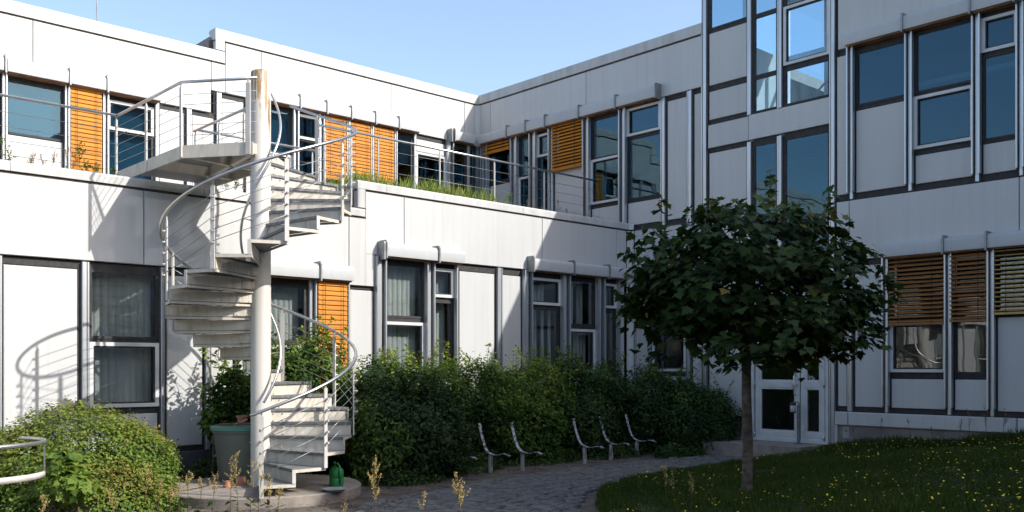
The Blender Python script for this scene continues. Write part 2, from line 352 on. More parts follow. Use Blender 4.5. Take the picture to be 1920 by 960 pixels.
def bay(f, par, a0, a1, st):
    a0, a1 = min(a0, a1), max(a0, a1)
    for e in st:
        t, z1, z0 = e[:3]
        if t == 'P': panel(f, par, a0, a1, z1, z0)
        elif t == 'S': f.box('dark_strip', 'dark', par, a0, a1, -.11, -.055, z0, z1)
        elif t == 'G': window(f, par, a0, a1, z1, z0, False, *e[3:])
        elif t == 'W': window(f, par, a0, a1, z1, z0, True, *e[3:])
def mull(f, par, a0, a1, z1, z0, guide=0):
    """aluminium post: dark joint behind, two flanges, and where a blind hangs its guide rails"""
    a0, a1 = min(a0, a1), max(a0, a1); c = (a0 + a1) / 2; w = a1 - a0
    m = f.box('mullion', 'alu', par, c - w * .26, c + w * .20, -.10, .012, z0, z1, .006)
    f.box('mullion_joint', 'dark', m, a0 - .004, a1 + .004, -.12, -.05, z0 + .002, z1 - .002)
    if guide:
        for s in ((-1, 1) if guide == 2 else (guide,)):
            q = a0 + .012 if s < 0 else a1 - .012
            f.box('guide_rail', 'alu', m, q - .012, q + .012, -.02, .075, z0 + .12, z1)
    else: f.box('cover_strip', 'alu', m, a1 - .028, a1 - .006, -.07, -.004, z0, z1)
def hood(f, par, a0, a1, z1, z0):
    """rounded sheet-metal box that houses a rolled-up blind"""
    D = .17; R = .075
    prof = [(0., z0), (D, z0), (D + .004, z0 + .02)] + [(D + .004 - R + R * math.cos(t), z1 - R + R * math.sin(t)) for t in np.linspace(0, math.pi / 2, 6)] + [(0., z1 + .012)]
    h = f.extr('blind_box', 'boxpaint', par, prof, min(a0, a1) + .004, max(a0, a1) - .004, 35)
    f.box('soffit', 'soffit', h, min(a0, a1) + .02, max(a0, a1) - .02, -.05, .13, z0 - .022, z0 - .002)
    return h
def fin(f, par, a, z1, z0, big=False):
    D = .205; R = .045
    prof = [(0., z0 - .04), (D, z0 - .04)] + [(D - R + R * math.cos(t), z1 + .035 - R + R * math.sin(t)) for t in np.linspace(0, math.pi * .5, 6)] + [(0., z1 + .035)]
    f.extr('blind_bracket', 'bracket', par, prof, a - .014, a + .014)
SLATS = {}
def blind(f, par, a0, a1, z1, z0, m='orange', tilt=71, sp=.078):
    a0, a1 = min(a0, a1), max(a0, a1)
    rail = f.box('venetian_blind', m, par, a0 + .008, a1 - .008, .035, .085, z0, z0 + .035)
    t = math.radians(tilt); W = .045; cs, sn = math.cos(t) * W, math.sin(t) * W
    prof = [(.06 + cs, -sn), (.06 + cs * .3 + .004, -sn * .3 + .006), (.06 - cs * .3 + .004, sn * .3 + .006), (.06 - cs, sn), (.06 - cs, sn + .003), (.06 - cs * .3 + .004, sn * .3 + .009), (.06 + cs * .3 + .004, -sn * .3 + .009), (.06 + cs, -sn + .003)]
    z = z0 + .065; first = None
    while z < z1 - .01:
        if first is None:
            first = f.extr('slat', m, rail, [(o, zz + z) for o, zz in prof], a0 + .01, a1 - .01); zf = z; wf = WORLD[first.name].copy()
        else:
            j = rng.normal(0, .0022); inst('slat', first.data, wf + Vector((0, 0, z - zf + rng.normal(0, .0015))), rail, (0, j, 0) if f.k == 'L' else (j, 0, 0))
        z += sp
    for q in (.2, .8):
        a = a0 + (a1 - a0) * q
        f.box('ladder_cord', 'dark', rail, a - .004, a + .004, .108, .113, z0 + .02, z1)

def seams(f, par, m, z1, z0, cuts, name='spandrel_panel', depth=.10):
    for i in range(len(cuts) - 1):
        f.box(name, m, par, cuts[i] + .006, cuts[i + 1] - .006, -depth, 0, z0, z1, .006)

# ================================================================== SETTING
g = MB().add([(-160, -160, GZ - .012), (200, -160, GZ - .012), (200, 200, GZ - .012), (-160, 200, GZ - .012)], [(0, 1, 2, 3)]).build('ground', 'ground'); struct(g)

# ------------------------------------------------------------------ left wing
fU, fL, fR = Fac('L', Y2), Fac('L', Y1), Fac('R', XR)
LW = thing('office_wing', 'white panelled office wing with planted roof terrace, rising behind the spiral staircase', 'building', (5, 15, GZ))
X0 = -14.0
STEP = 8.46; dB = -.46
# lower storey: masses that close the rooms
def room(par, x0, x1, y0, y1, z0, z1, open_side, lit=False):
    """floor, ceiling and three walls of the rooms behind a glazed front"""
    t = .12; mb = MB()
    if open_side == 'y0': mb.box(x0, x1, y1 - t, y1, z0, z1).box(x0, x0 + t, y0, y1 - t, z0, z1).box(x1 - t, x1, y0, y1 - t, z0, z1)
    else: mb.box(x1 - t, x1, y0, y1, z0, z1).box(x0, x1 - t, y0, y0 + t, z0, z1).box(x0, x1 - t, y1 - t, y1, z0, z1)
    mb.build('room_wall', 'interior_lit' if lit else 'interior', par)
    MB().box(x0, x1, y0, y1, z0 - .1, z0 - .002).build('room_floor', 'floor', par)
    MB().box(x0, x1, y0, y1, z1 + .002, z1 + .1).build('room_ceiling', 'interior', par)
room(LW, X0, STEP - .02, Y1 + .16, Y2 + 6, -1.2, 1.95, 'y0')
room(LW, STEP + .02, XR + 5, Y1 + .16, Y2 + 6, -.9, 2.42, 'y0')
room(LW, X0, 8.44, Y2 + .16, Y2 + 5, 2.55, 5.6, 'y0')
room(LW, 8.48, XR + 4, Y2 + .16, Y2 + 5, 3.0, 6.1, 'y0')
# roofs
MB().box(X0, 8.50, Y2 + .1, Y2 + 6, 6.2, 6.42).build('roof', 'roof', LW)
MB().box(8.52, XR + 6, Y2 + .1, Y2 + 6, 6.66, 6.88).build('roof', 'roof', LW)
# terrace deck (gravel)
MB().box(X0, STEP + .1, Y1 + .12, Y2 + .1, 2.06, 2.56).build('terrace_deck', 'roof', LW)
MB().box(STEP + .1, XR - .02, Y1 + .12, Y2 + .1, 2.53, 3.03).build('terrace_deck', 'roof', LW)
# parapet of the lower storey
def coping(f, a0, a1, z1, z0, cuts=(), m='coping', par=LW):
    q = [a0] + [c for c in cuts if a0 < c < a1] + [a1]
    for i in range(len(q) - 1):
        prof = [(-.30, z1 - .03), (-.30, z1 - .06), (-.10, z0 + .016), (.018, z0 + .016), (.018, z1 - .035), (.008, z1 - .012), (-.02, z1), (-.26, z1)]
        f.extr('parapet_coping', m, par, prof, q[i] + (.003 if i else 0), q[i + 1] - .003)
    f.box('parapet_joint', 'seam', par, a0, a1, -.09, -.012, z0 - .02, z0 + .014)
coping(fL, X0, 8.77, 2.65, 2.50, (-3.4, 0., 3.37, 5.95, 7.0))
coping(fL, 8.62, XR, 3.12, 2.96, (9.2, 12.4))
fL.box('parapet_upstand', 'coping', LW, 8.62, 8.775, -.28, .020, 2.652, 2.975, .01)
fL.box('parapet_joint', 'seam', LW, 8.775, 8.797, -.09, -.010, 2.50, 2.955)
seams(fL, LW, 'white', 2.48, 1.44, [X0, -8.36, -4.99, -1.62, 1.71, 5.08, STEP])
fL.box('spandrel_panel', 'white', LW, STEP + .006, 8.79, -.10, 0, 1.36, 2.48, .004)
fL.box('spandrel_panel', 'white', LW, 8.792, 9.574, -.10, -.0015, 1.90, 2.94, .004)
seams(fL, LW, 'white', 2.94, 1.90, [9.58, 12.94, 15.18, XR - .12])
fL.box('spandrel_panel', 'white', LW, 8.792, fL.A(703) - .004, -.10, -.0015, 1.36, 1.898, .004)
fL.box('wall_backing', 'seam', LW, X0, STEP, -.20, -.105, 1.3, 2.5)
fL.box('wall_backing', 'seam', LW, STEP, XR, -.20, -.105, 1.82, 2.96)
L = fL.A
# bays of the lower storey, low part
zt, zb = 1.42, -1.22
WIN_B = [('S', 1.42, 1.33), ('G', 1.33, .385, 1), ('S', .385, .34), ('W', .34, -.56, 1), ('S', -.56, -.64), ('P', -.64, -1.16), ('S', -1.16, -1.22)]
PAN_B = [('S', 1.42, 1.33), ('P', 1.33, -1.16), ('S', -1.16, -1.22)]
a = L(0) - .05; mull(fL, LW, a, L(5), zt, zb)
bay(fL, LW, L(5), L(149), PAN_B); mull(fL, LW, L(149), L(168.5), zt, zb)
bay(fL, LW, L(168.5), L(299), WIN_B); mull(fL, LW, L(299), L(312), zt, zb)
bay(fL, LW, L(312), L(383), PAN_B); mull(fL, LW, L(383), L(395), zt, zb)
bay(fL, LW, L(395), L(440), PAN_B); mull(fL, LW, L(440), L(450), zt, zb)
bay(fL, LW, L(450), L(577), WIN_B[:0] + [('S', 1.42, 1.30), ('G', 1.30, .385, 1), ('S', .385, .34), ('W', .34, -.56, 1), ('S', -.56, -.64), ('P', -.64, -1.16), ('S', -1.16, -1.22)])
mull(fL, LW, L(577), L(590), zt, zb, 1)
bay(fL, LW, L(590), L(649), [('S', 1.42, 1.30), ('G', 1.30, -.56), ('P', -.6, -1.16), ('S', -1.16, -1.22)])
blind(fL, LW, L(592), L(648), 1.40, -.5)
mull(fL, LW, L(649), L(655), zt, zb, -1)
hood(fL, LW, L(448), L(590), 1.65, 1.41); hood(fL, LW, L(591), L(653.5), 1.65, 1.41); fin(fL, LW, L(590.5), 1.65, 1.41)
fL.box('dark_strip', 'dark', LW, L(655), L(703), -.11, -.05, 1.30, 1.38)
bay(fL, LW, L(656), L(703), [('P', 1.30, -1.16), ('S', -1.16, -1.22)])
# further bays, seen only in the reflections of the opposite windows
a = L(0) - .05
for i in range(14):
    w = 1.0 if i % 2 else .95; b = a - w
    if b < X0: break
    bay(fL, LW, b, a, WIN_B if i % 3 == 0 else PAN_B); mull(fL, LW, b - .11, b, zt, zb); a = b - .11
fL.box('base_sheet', 'base', LW, X0, STEP + .6, -.12, -.015, GZ - .01, -1.225, .01)
# lower storey, high part
zt, zb = 1.88, -.78
def head(f, a0, a1, z): f.box('dark_strip', 'dark', LW, a0, a1, -.11, -.04, z - .07, z)
mull(fL, LW, L(703), L(721), zt, zb, 2)
SILL = [('S', -.10, -.19), ('P', -.19, -.72), ('S', -.72, -.78)]
bay(fL, LW, L(721), L(797), [('S', 1.88, 1.79), ('G', 1.79, .85, 1), ('S', .85, .78), ('W', .78, -.10, 1)] + SILL)
mull(fL, LW, L(797), L(812), zt, zb, 2)
bay(fL, LW, L(812), L(852), [('S', 1.88, 1.77), ('W', 1.77, 1.25, 1), ('S', 1.25, 1.19), ('G', 1.19, -.10, 1)] + SILL)
mull(fL, LW, L(852), L(862), zt, zb, -1)
hood(fL, LW, L(716), L(811.5), 2.11, 1.875); hood(fL, LW, L(812.5), L(861), 2.11, 1.875)
fin(fL, LW, L(716) - .03, 2.11, 1.875); fin(fL, LW, L(709), 2.09, 1.85); fin(fL, LW, L(812), 2.11, 1.875)
PAN_A = [('S', 1.88, 1.77), ('P', 1.77, -.72), ('S', -.72, -.78)]
bay(fL, LW, L(862), L(930), PAN_A); mull(fL, LW, L(930), L(943), zt, zb)
bay(fL, LW, L(943), L(980), PAN_A); mull(fL, LW, L(980), L(995), zt, zb, 2)
bay(fL, LW, L(995), L(1052), [('S', 1.88, 1.76), ('W', 1.76, 1.23, 2), ('S', 1.23, 1.17), ('G', 1.17, -.10, 2)] + SILL)
mull(fL, LW, L(1052), L(1066), zt, zb, 2)
bay(fL, LW, L(1066), L(1117), [('S', 1.88, 1.80), ('G', 1.80, .85, 2), ('S', .85, .78), ('W', .78, -.10, 2)] + SILL)
mull(fL, LW, L(1117), L(1131), zt, zb, 2)
bay(fL, LW, L(1131), L(1156), [('S', 1.88, 1.77), ('W', 1.77, 1.25, 1), ('S', 1.25, 1.19), ('G', 1.19, -.10, 1)] + SILL)
mull(fL, LW, L(1156), L(1165), zt, zb, -1)
bay(fL, LW, L(1165), XR - .14, [('S', 1.88, 1.80), ('P', 1.80, -.72), ('S', -.72, -.78)])
hood(fL, LW, L(991), L(1064.5), 2.12, 1.885); hood(fL, LW, L(1065.5), L(1130.5), 2.12, 1.885); hood(fL, LW, L(1131.5), L(1168), 2.12, 1.885)
for p in (991, 1065, 1131): fin(fL, LW, L(p) - (.03 if p == 991 else 0), 2.12, 1.885)
fL.box('base_sheet', 'base', LW, STEP + .6, XR, -.12, -.014, GZ - .01, -.785, .01)
# upper storey
U = fU.A
CB = (-11.2, -8.42, -5.05, -1.68, 1.69, 5.04)
coping(fU, X0, 8.70, 6.53, 6.27, (-5, 1.0)); coping(fU, 8.50, XR, 6.98, 6.73, (12.1,))
fU.box('parapet_upstand', 'coping', LW, 8.50, 8.70, -.28, .020, 6.532, 6.745, .01)
fU.box('parapet_joint', 'seam', LW, 8.70, 8.73, -.09, -.010, 6.27, 6.73)
seams(fU, LW, 'white', 6.25, 5.215, [X0, -8.42, -5.05, -1.68, 1.69, 5.04, 8.41])
fU.box('spandrel_panel', 'white', LW, 8.42, 8.715, -.10, 0, 5.68, 6.25, .004)
seams(fU, LW, 'white', 6.71, 5.68, [8.72, 9.53, 12.89, 15.16, XR - .1])
fU.box('wall_backing', 'seam', LW, X0, 8.45, -.20, -.105, 5.15, 6.3); fU.box('wall_backing', 'seam', LW, 8.45, XR, -.20, -.105, 5.6, 6.75)
zt, zb = 5.20, 2.57
def ubays(lst, z): pass
mull(fU, LW, U(3), U(12), zt, zb, 2)
bay(fU, LW, U(12), U(120), [('S', 5.20, 5.12), ('G', 5.12, 4.15, 3), ('P', 4.15, 2.6)]); mull(fU, LW, U(120), U(129), zt, zb, 2)
bay(fU, LW, U(129), U(191), [('S', 5.20, 5.12), ('G', 5.12, 2.6)]); blind(fU, LW, U(129.5), U(190), 5.20, 2.62); mull(fU, LW, U(191), U(202), zt, zb, 2)
bay(fU, LW, U(202), U(289), [('S', 5.20, 5.09), ('W', 5.09, 4.53, 3), ('G', 4.53, 2.6, 3)]); mull(fU, LW, U(289), U(299), zt, zb)
PB = [('S', 5.20, 5.12), ('P', 5.12, 2.6)]
bay(fU, LW, U(299), U(347), PB); mull(fU, LW, U(347), U(360), zt, zb); bay(fU, LW, U(360), U(403), PB)
for p0, p1 in ((-100, 3.5), (9.5, 125), (127, 195), (197, 297)): hood(fU, LW, U(p0), U(p1), 5.46, 5.205)
for p in (6, 126, 196): fin(fU, LW, U(p), 5.46, 5.205)
a = U(3)
for i in range(16):
    b = a - 1.0
    if b < X0: break
    bay(fU, LW, b, a, [('S', 5.20, 5.12), ('G', 5.12, 4.15), ('P', 4.15, 2.6)] if i % 3 != 2 else PB); mull(fU, LW, b - .12, b, zt, zb); a = b - .12
zt, zb = 5.66, 3.04
mull(fU, LW, U(403), U(416), zt, 2.57)
PA = [('S', 5.66, 5.58), ('P', 5.58, 3.06)]
bay(fU, LW, U(416), U(459), PA); mull(fU, LW, U(459), U(469), zt, zb); bay(fU, LW, U(469), U(497), PA); mull(fU, LW, U(497), U(503), zt, zb, 1)
bay(fU, LW, U(503), U(548), [('S', 5.66, 5.58), ('G', 5.58, 4.62, 3), ('W', 4.62, 3.06, 3)]); mull(fU, LW, U(548), U(558), zt, zb, 2)
bay(fU, LW, U(558), U(596), [('S', 5.66, 5.57), ('W', 5.57, 5.03), ('G', 5.03, 3.06)]); mull(fU, LW, U(596), U(606), zt, zb, 2)
for p0, p1, zz in ((606, 648, 4.22), (653.5, 693, 3.95), (698, 737, 3.95)):
    bay(fU, LW, U(p0), U(p1), [('S', 5.66, 5.57), ('G', 5.57, 4.15), ('P', 4.15, 3.06)]); blind(fU, LW, U(p0) + .01, U(p1) - .01, 5.66, zz)
mull(fU, LW, U(648), U(653.5), zt, zb, 2); mull(fU, LW, U(693), U(698), zt, zb, 2); mull(fU, LW, U(737), U(742), zt, zb, 2)
bay(fU, LW, U(742), U(775), [('S', 5.66, 5.57), ('G', 5.57, 3.06)]); mull(fU, LW, U(775), U(781), zt, zb)
bay(fU, LW, U(781), U(836), [('S', 5.66, 5.57), ('P', 5.57, 5.24), ('W', 5.24, 3.06)]); mull(fU, LW, U(836), U(848), zt, zb, 2)
bay(fU, LW, U(848), U(875), [('S', 5.66, 5.57), ('G', 5.57, 4.62), ('G', 4.62, 3.06)]); mull(fU, LW, U(875), U(882), zt, zb)
bay(fU, LW, U(882), XR - .06, [('S', 5.66, 5.60), ('G', 5.60, 3.06)])
for p0, p1 in ((497, 555.5), (556.5, 605.5), (606.5, 651.5), (652.5, 696.5), (697.5, 740.5), (741.5, 781), (847, 882.5)): hood(fU, LW, U(p0), U(p1), 5.92, 5.67)
for p in (556, 606, 652, 697, 741): fin(fU, LW, U(p), 5.92, 5.67)
fin(fU, LW, U(845), 5.92, 5.67); fin(fU, LW, U(839), 5.90, 5.64)

# ------------------------------------------------------------------ right wing
RW = thing('office_wing', 'shaded office wing with orange blinds and glazed double entrance door facing the lawn', 'building', (XR + 2, 9, GZ))
R = fR.A
YT0, YT1 = R(1321), R(1560)                 # the stair tower stands between these
YE = -2.0
def rbay(a0, a1, st): bay(fR, RW, a0, a1, st)
def cop(a0, a1, cuts=()):
    coping(fR, a0, a1, 6.981, 6.732, cuts, par=RW)
cop(YT0 + .06, Y2 - .02, (12.0, 15.0)); cop(YE, YT1 - .1, (1.5, 5.0))
seams(fR, RW, 'white', 6.71, 5.68, [YT0 + .06, 14.45, 17.75, Y2 - .10])
seams(fR, RW, 'white', 6.71, 5.68, [YE, 1.86, 5.22, YT1 - .11])
fR.box('wall_backing', 'seam', RW, YT0, Y2, -.20, -.105, 5.6, 6.75); fR.box('wall_backing', 'seam', RW, YE, YT1, -.20, -.105, 5.6, 6.75)
def cove(p, z0, z1, par):
    """quarter-round inner corner sheet between the two wings"""
    r = .11; n = 8
    ang = np.linspace(0, math.pi / 2, n)
    pts = [(XR - .004 - r + r * math.sin(t), p - .004 - r + r * math.cos(t)) for t in ang]
    mb = MB(); v = [(x, y, z0) for x, y in pts] + [(x, y, z1) for x, y in pts]
    mb.add(v, [(i, i + 1, n + i + 1, n + i)[::-1] for i in range(n - 1)])
    mb.add([(XR - .004, p - .004, z0), (XR - .004, p - .004, z1)], [])
    return mb.build('corner_cove', 'white', par, True)
cove(Y2, 5.66, 6.71, RW); cove(Y1, -.78, 2.94, RW); cove(Y1, 2.975, 3.1, RW)
MB().box(XR - .05, XR + .05, Y2 - .05, Y2 + .05, 3.04, 5.66).build('corner_post', 'alu', RW)
zt, zb = 5.66, 2.97
fA = lambda p: R(p)
mull(fR, RW, Y2 - .10, R(901), zt, 3.04)
rbay(R(901), R(908), [('S', 5.66, 5.6), ('G', 5.6, 3.06)]); mull(fR, RW, R(908), R(917), zt, zb, 2)
rbay(R(917), R(960), [('S', 5.66, 5.60), ('G', 5.60, 4.65), ('S', 4.65, 4.60), ('P', 4.60, 3.06)]); blind(fR, RW, R(911), R(958.5), 5.66, 5.38, sp=.075, tilt=50)
mull(fR, RW, R(960), R(972), zt, zb, 2)
rbay(R(972), R(995), [('S', 5.66, 5.60), ('G', 5.60, 4.64), ('W', 4.64, 3.06)]); mull(fR, RW, R(995), R(1007), zt, zb, 2)
rbay(R(1007), R(1031), [('S', 5.66, 5.57), ('W', 5.57, 5.03), ('G', 5.03, 3.06)]); mull(fR, RW, R(1031), R(1038), zt, zb, 1)
rbay(R(1038), R(1095), [('S', 5.66, 5.57), ('G', 5.57, 4.62), ('P', 4.62, 3.06)]); blind(fR, RW, R(1037), R(1095), 5.66, 4.58, sp=.076, tilt=50)
mull(fR, RW, R(1095), R(1107), zt, zb, 2)
rbay(R(1107), R(1163), [('S', 5.66, 5.60), ('G', 5.60, 4.68), ('W', 4.68, 3.67), ('S', 3.67, 3.59), ('P', 3.59, 3.06), ('S', 3.06, 2.97)]); mull(fR, RW, R(1163), R(1175), zt, zb, 2)
rbay(R(1175), R(1237), [('S', 5.66, 5.62), ('W', 5.62, 5.02), ('S', 5.02, 4.98), ('G', 4.98, 3.63), ('S', 3.63, 3.58), ('P', 3.58, 3.06), ('S', 3.06, 2.97)]); mull(fR, RW, R(1237), R(1249), zt, zb)
rbay(R(1249), R(1287), [('S', 5.66, 5.58), ('P', 5.58, 3.06), ('S', 3.06, 2.97)]); mull(fR, RW, R(1287), R(1299), zt, zb)
rbay(R(1299), R(1315), [('S', 5.66, 5.58), ('P', 5.58, 3.06), ('S', 3.06, 2.97)])
for p0, p1 in ((906, 958.5), (959.5, 994), (995, 1030.5), (1031.5, 1093.5), (1095, 1162.5), (1163.5, 1238)): hood(fR, RW, R(p0), R(p1), 5.92, 5.67)
for p in (959, 994.5, 1031, 1094.3, 1163, 1239): fin(fR, RW, R(p), 5.92, 5.67)
# ground floor, between the corner and the tower
seams(fR, RW, 'white', 2.94, 1.90, [YT0 + .05, R(1225), Y1 - .12]); fR.box('parapet_joint', 'seam', RW, YT0 + .05, Y1 - .02, -.09, -.012, 2.942, 2.968)
fR.box('wall_backing', 'seam', RW, YT0, Y1, -.20, -.105, 1.82, 2.98)
zt, zb = 1.88, -.80
rbay(R(1190), R(1214), [('S', 1.88, 1.80), ('P', 1.80, -.72), ('S', -.72, -.8)]); fR.box('infill_panel', 'panel', RW, R(1190), Y1 - .1, -.1, -.03, -.8, 1.88)
mull(fR, RW, R(1214), R(1222), zt, zb)
rbay(R(1222), R(1285), [('S', 1.88, 1.78), ('G', 1.78, .85), ('S', .85, .78), ('W', .78, -.09), ('S', -.09, -.18), ('P', -.18, -.72), ('S', -.72, -.8)]); mull(fR, RW, R(1285), R(1296), zt, zb)
rbay(R(1296), R(1316), [('S', 1.88, 1.80), ('P', 1.80, -.72), ('S', -.72, -.8)])
fR.box('base_sheet', 'base', RW, YT0 + .04, Y1 - .02, -.12, -.016, GZ - .01, -.805, .01)
# right of the tower
zt, zb = 5.66, 2.97
mull(fR, RW, R(1554), R(1568), 8.24, -1.4)
fR.box('infill_panel', 'panel', RW, R(1568) , R(1590), -.06, -.026, 3.08, 5.56, .008); fR.box('dark_strip', 'dark', RW, R(1568), R(1590), -.11, -.062, 2.97, 5.68)
mull(fR, RW, R(1590), R(1602), zt, zb, 2)
B1 = [('S', 5.66, 5.57), ('G', 5.57, 4.60), ('S', 4.60, 4.54), ('P', 4.54, 3.06), ('S', 3.06, 2.97)]
B2 = [('S', 5.66, 5.62), ('G', 5.62, 4.60), ('S', 4.60, 4.55), ('W', 4.55, 3.66), ('S', 3.66, 3.57), ('P', 3.57, 3.06), ('S', 3.06, 2.97)]
B3 = [('S', 5.66, 5.57), ('W', 5.57, 5.02), ('S', 5.02, 4.97), ('G', 4.97, 3.61), ('S', 3.61, 3.57), ('P', 3.57, 3.06), ('S', 3.06, 2.97)]
rbay(R(1602), R(1699), B1); mull(fR, RW, R(1699), R(1713), zt, zb, 2)
rbay(R(1713), R(1824), B2); mull(fR, RW, R(1824), R(1840), zt, zb, 2)
rbay(R(1840), R(1907), B3); mull(fR, RW, R(1907), R(1922), zt, zb, 2)
hood(fR, RW, R(1591), R(1699.5), 5.92, 5.67); hood(fR, RW, R(1701), R(1825), 5.92, 5.67); hood(fR, RW, R(1827), R(1908), 5.92, 5.67)
for p in (1700, 1826, 1909): fin(fR, RW, R(p), 5.92, 5.67)
a = R(1922); i = 0
while a > YE + 1.2:
    b = a - (1.0 if i % 2 else .93)
    rbay(b, a, (B1, B2, B3)[i % 3]); mull(fR, RW, b - .13, b, zt, zb); hood(fR, RW, b - .1, a + .03, 5.92, 5.67); a = b - .13; i += 1
ALAST = a
seams(fR, RW, 'white', 2.95, 1.895, [YE, R(1911) - 3.36, R(1911), R(1592), R(1568)])
fR.box('wall_backing', 'seam', RW, YE, YT1, -.20, -.105, 1.82, 2.98)
zt, zb = 1.88, -.79
rbay(R(1568), R(1588), [('S', 1.88, 1.80), ('P', 1.80, -.72), ('S', -.72, -.79)]); mull(fR, RW, R(1588), R(1600), zt, zb)
rbay(R(1600), R(1656), [('S', 1.88, 1.80), ('P', 1.80, -.72), ('S', -.72, -.79)]); mull(fR, RW, R(1656), R(1668), zt, zb, 2)
S0 = [('S', -.09, -.19), ('P', -.19, -.72), ('S', -.72, -.79)]
rbay(R(1668), R(1773), [('S', 1.88, 1.79), ('G', 1.79, .80), ('S', .80, .75), ('W', .75, -.09)] + S0); mull(fR, RW, R(1773), R(1787), zt, zb, 2)
rbay(R(1787), R(1853), [('S', 1.88, 1.79), ('W', 1.79, 1.22), ('G', 1.22, -.12), ('S', -.12, -.19), ('P', -.19, -.72), ('S', -.72, -.79)]); mull(fR, RW, R(1853), R(1867), zt, zb, 2)
rbay(R(1867), R(1867) - 1.0, [('S', 1.88, 1.79), ('G', 1.79, .80), ('P', .80, -.72), ('S', -.72, -.79)]); a = R(1867) - 1.0
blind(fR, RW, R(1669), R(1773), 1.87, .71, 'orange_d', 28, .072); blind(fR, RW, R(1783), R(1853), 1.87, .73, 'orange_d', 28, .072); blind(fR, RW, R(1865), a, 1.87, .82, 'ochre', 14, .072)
mull(fR, RW, a - .13, a, zt, zb); a -= .13; i = 0
while a > YE + 1.2:
    b = a - 1.0; rbay(b, a, [('S', 1.88, 1.79), ('G', 1.79, -.09)] + S0 if i % 2 else [('S', 1.88, 1.79), ('P', 1.79, -.72), ('S', -.72, -.79)]); mull(fR, RW, b - .12, b, zt, zb); a = b - .12; i += 1
hood(fR, RW, R(1660), R(1775.5), 2.11, 1.875); hood(fR, RW, R(1777), R(1856.5), 2.11, 1.875); hood(fR, RW, R(1858), R(1858) - 1.15, 2.11, 1.875); hood(fR, RW, R(1858) - 1.17, R(1858) - 2.2, 2.11, 1.875)
for p in (1776, 1857): fin(fR, RW, R(p), 2.11, 1.875)
for q0, q1 in ((R(1591), R(1566)), (R(1907), R(1591.6)), (YE, R(1908.5))):
    fR.box('plinth_rail', 'white', RW, q0, q1 - .006, -.1, .045, -1.035, -.80, .012)
fR.box('plinth_rail', 'white', RW, R(1572), R(1566), -.1, .045, GZ, -1.037, .012)
fR.box('plinth', 'plinth', RW, YE, R(1573), -.15, .0, GZ - .05, -1.036)
pb = fR.box('meter_cover', 'dish', RW, R(1593), R(1581), .002, .014, -1.27, -1.06, .004); fR.box('cover_lock', 'dark', pb, R(1588.3), R(1586), .014, .02, -1.15, -1.12)
# rooms, roof, ends
room(RW, XR + .16, XR + 6, YE, YT1 - .2, 3.02, 5.62, 'x0'); room(RW, XR + .16, XR + 6, YE, YT1 - .2, -.85, 1.85, 'x0')
room(RW, XR + .16, XR + 6, YT0 + .2, Y2 + .1, 3.02, 5.62, 'x0'); room(RW, XR + .16, XR + 6, YT0 + .2, Y1 + .1, -.85, 1.85, 'x0')
MB().box(XR + .1, XR + 6.3, YE, YT1 - .16, 6.62, 6.86).build('roof', 'roof', RW); MB().box(XR + .1, XR + 6.3, YT0 + .16, Y2 + .05, 6.60, 6.84).build('roof', 'roof', RW)
MB().box(XR + 6.02, XR + 6.3, YE, YT1 - .16, GZ, 6.6).build('rear_wall', 'white', RW); MB().box(XR + 6.02, XR + 6.3, YT0 + .16, Y2 + 6, GZ, 6.58).build('rear_wall', 'white', RW)
for y0, z in ((5.6, 5.05), (2.6, 5.05)):
    MB().box(XR + 1.2, XR + 1.35, y0 - 1.2, y0 + 1.9, z, z + .09).build('ceiling_light', 'frame', RW)

# ------------------------------------------------------------------ stair tower with the entrance
TW = thing('stair_tower', 'tall stair tower of glass and pale panels above the entrance door', 'building', (XR + 1.5, (YT0 + YT1) / 2, GZ))
TZ = 8.25
mull(fR, TW, R(1314), R(1327), TZ, -.8)
mull(fR, TW, R(1400), R(1410), TZ, 4.88); mull(fR, TW, R(1456), R(1468), TZ, 4.88); mull(fR, TW, R(1400), R(1410), 4.36, 2.0); mull(fR, TW, R(1456), R(1468), 4.36, 2.0)
GC = 'glass_clear'
bay(fR, TW, R(1327), R(1400), [('G', TZ, 6.78, 0, GC), ('S', 6.78, 6.72), ('P', 6.72, 5.64), ('S', 5.64, 5.55), ('P', 5.55, 4.95), ('S', 4.95, 4.86)])
bay(fR, TW, R(1410), R(1456), [('G', TZ, 6.77, 0, GC), ('G', 6.77, 5.59, 0, GC), ('G', 5.59, 4.90, 0, GC)])
bay(fR, TW, R(1468), R(1554), [('G', TZ, 6.76, 0, GC), ('W', 6.76, 5.66, 0, GC), ('S', 5.66, 5.60), ('G', 5.60, 4.90, 0, GC)])
fR.box('spandrel_panel', 'white', TW, R(1402), R(1327), -.1, -.012, 4.40, 4.86, .006); fR.box('spandrel_panel', 'white', TW, R(1554), R(1402) - .008, -.1, -.012, 4.40, 4.88, .006)
bay(fR, TW, R(1327), R(1400), [('S', 4.40, 4.31), ('P', 4.31, 2.06), ('S', 2.06, 1.98)]); bay(fR, TW, R(1410), R(1456), [('S', 4.40, 4.30), ('G', 4.30, 1.98)]); bay(fR, TW, R(1468), R(1554), [('S', 4.40, 4.30), ('G', 4.30, 1.98)])
fR.box('spandrel_panel', 'white', TW, R(1554), R(1327), -.1, -.014, .98, 1.96, .006)
bay(fR, TW, R(1327), R(1407), [('S', .98, .92), ('P', .92, -.98), ('S', -.98, -1.08)]); fR.box('base_sheet', 'panel', TW, R(1407), R(1327), -.12, -.03, -1.42, -1.085)
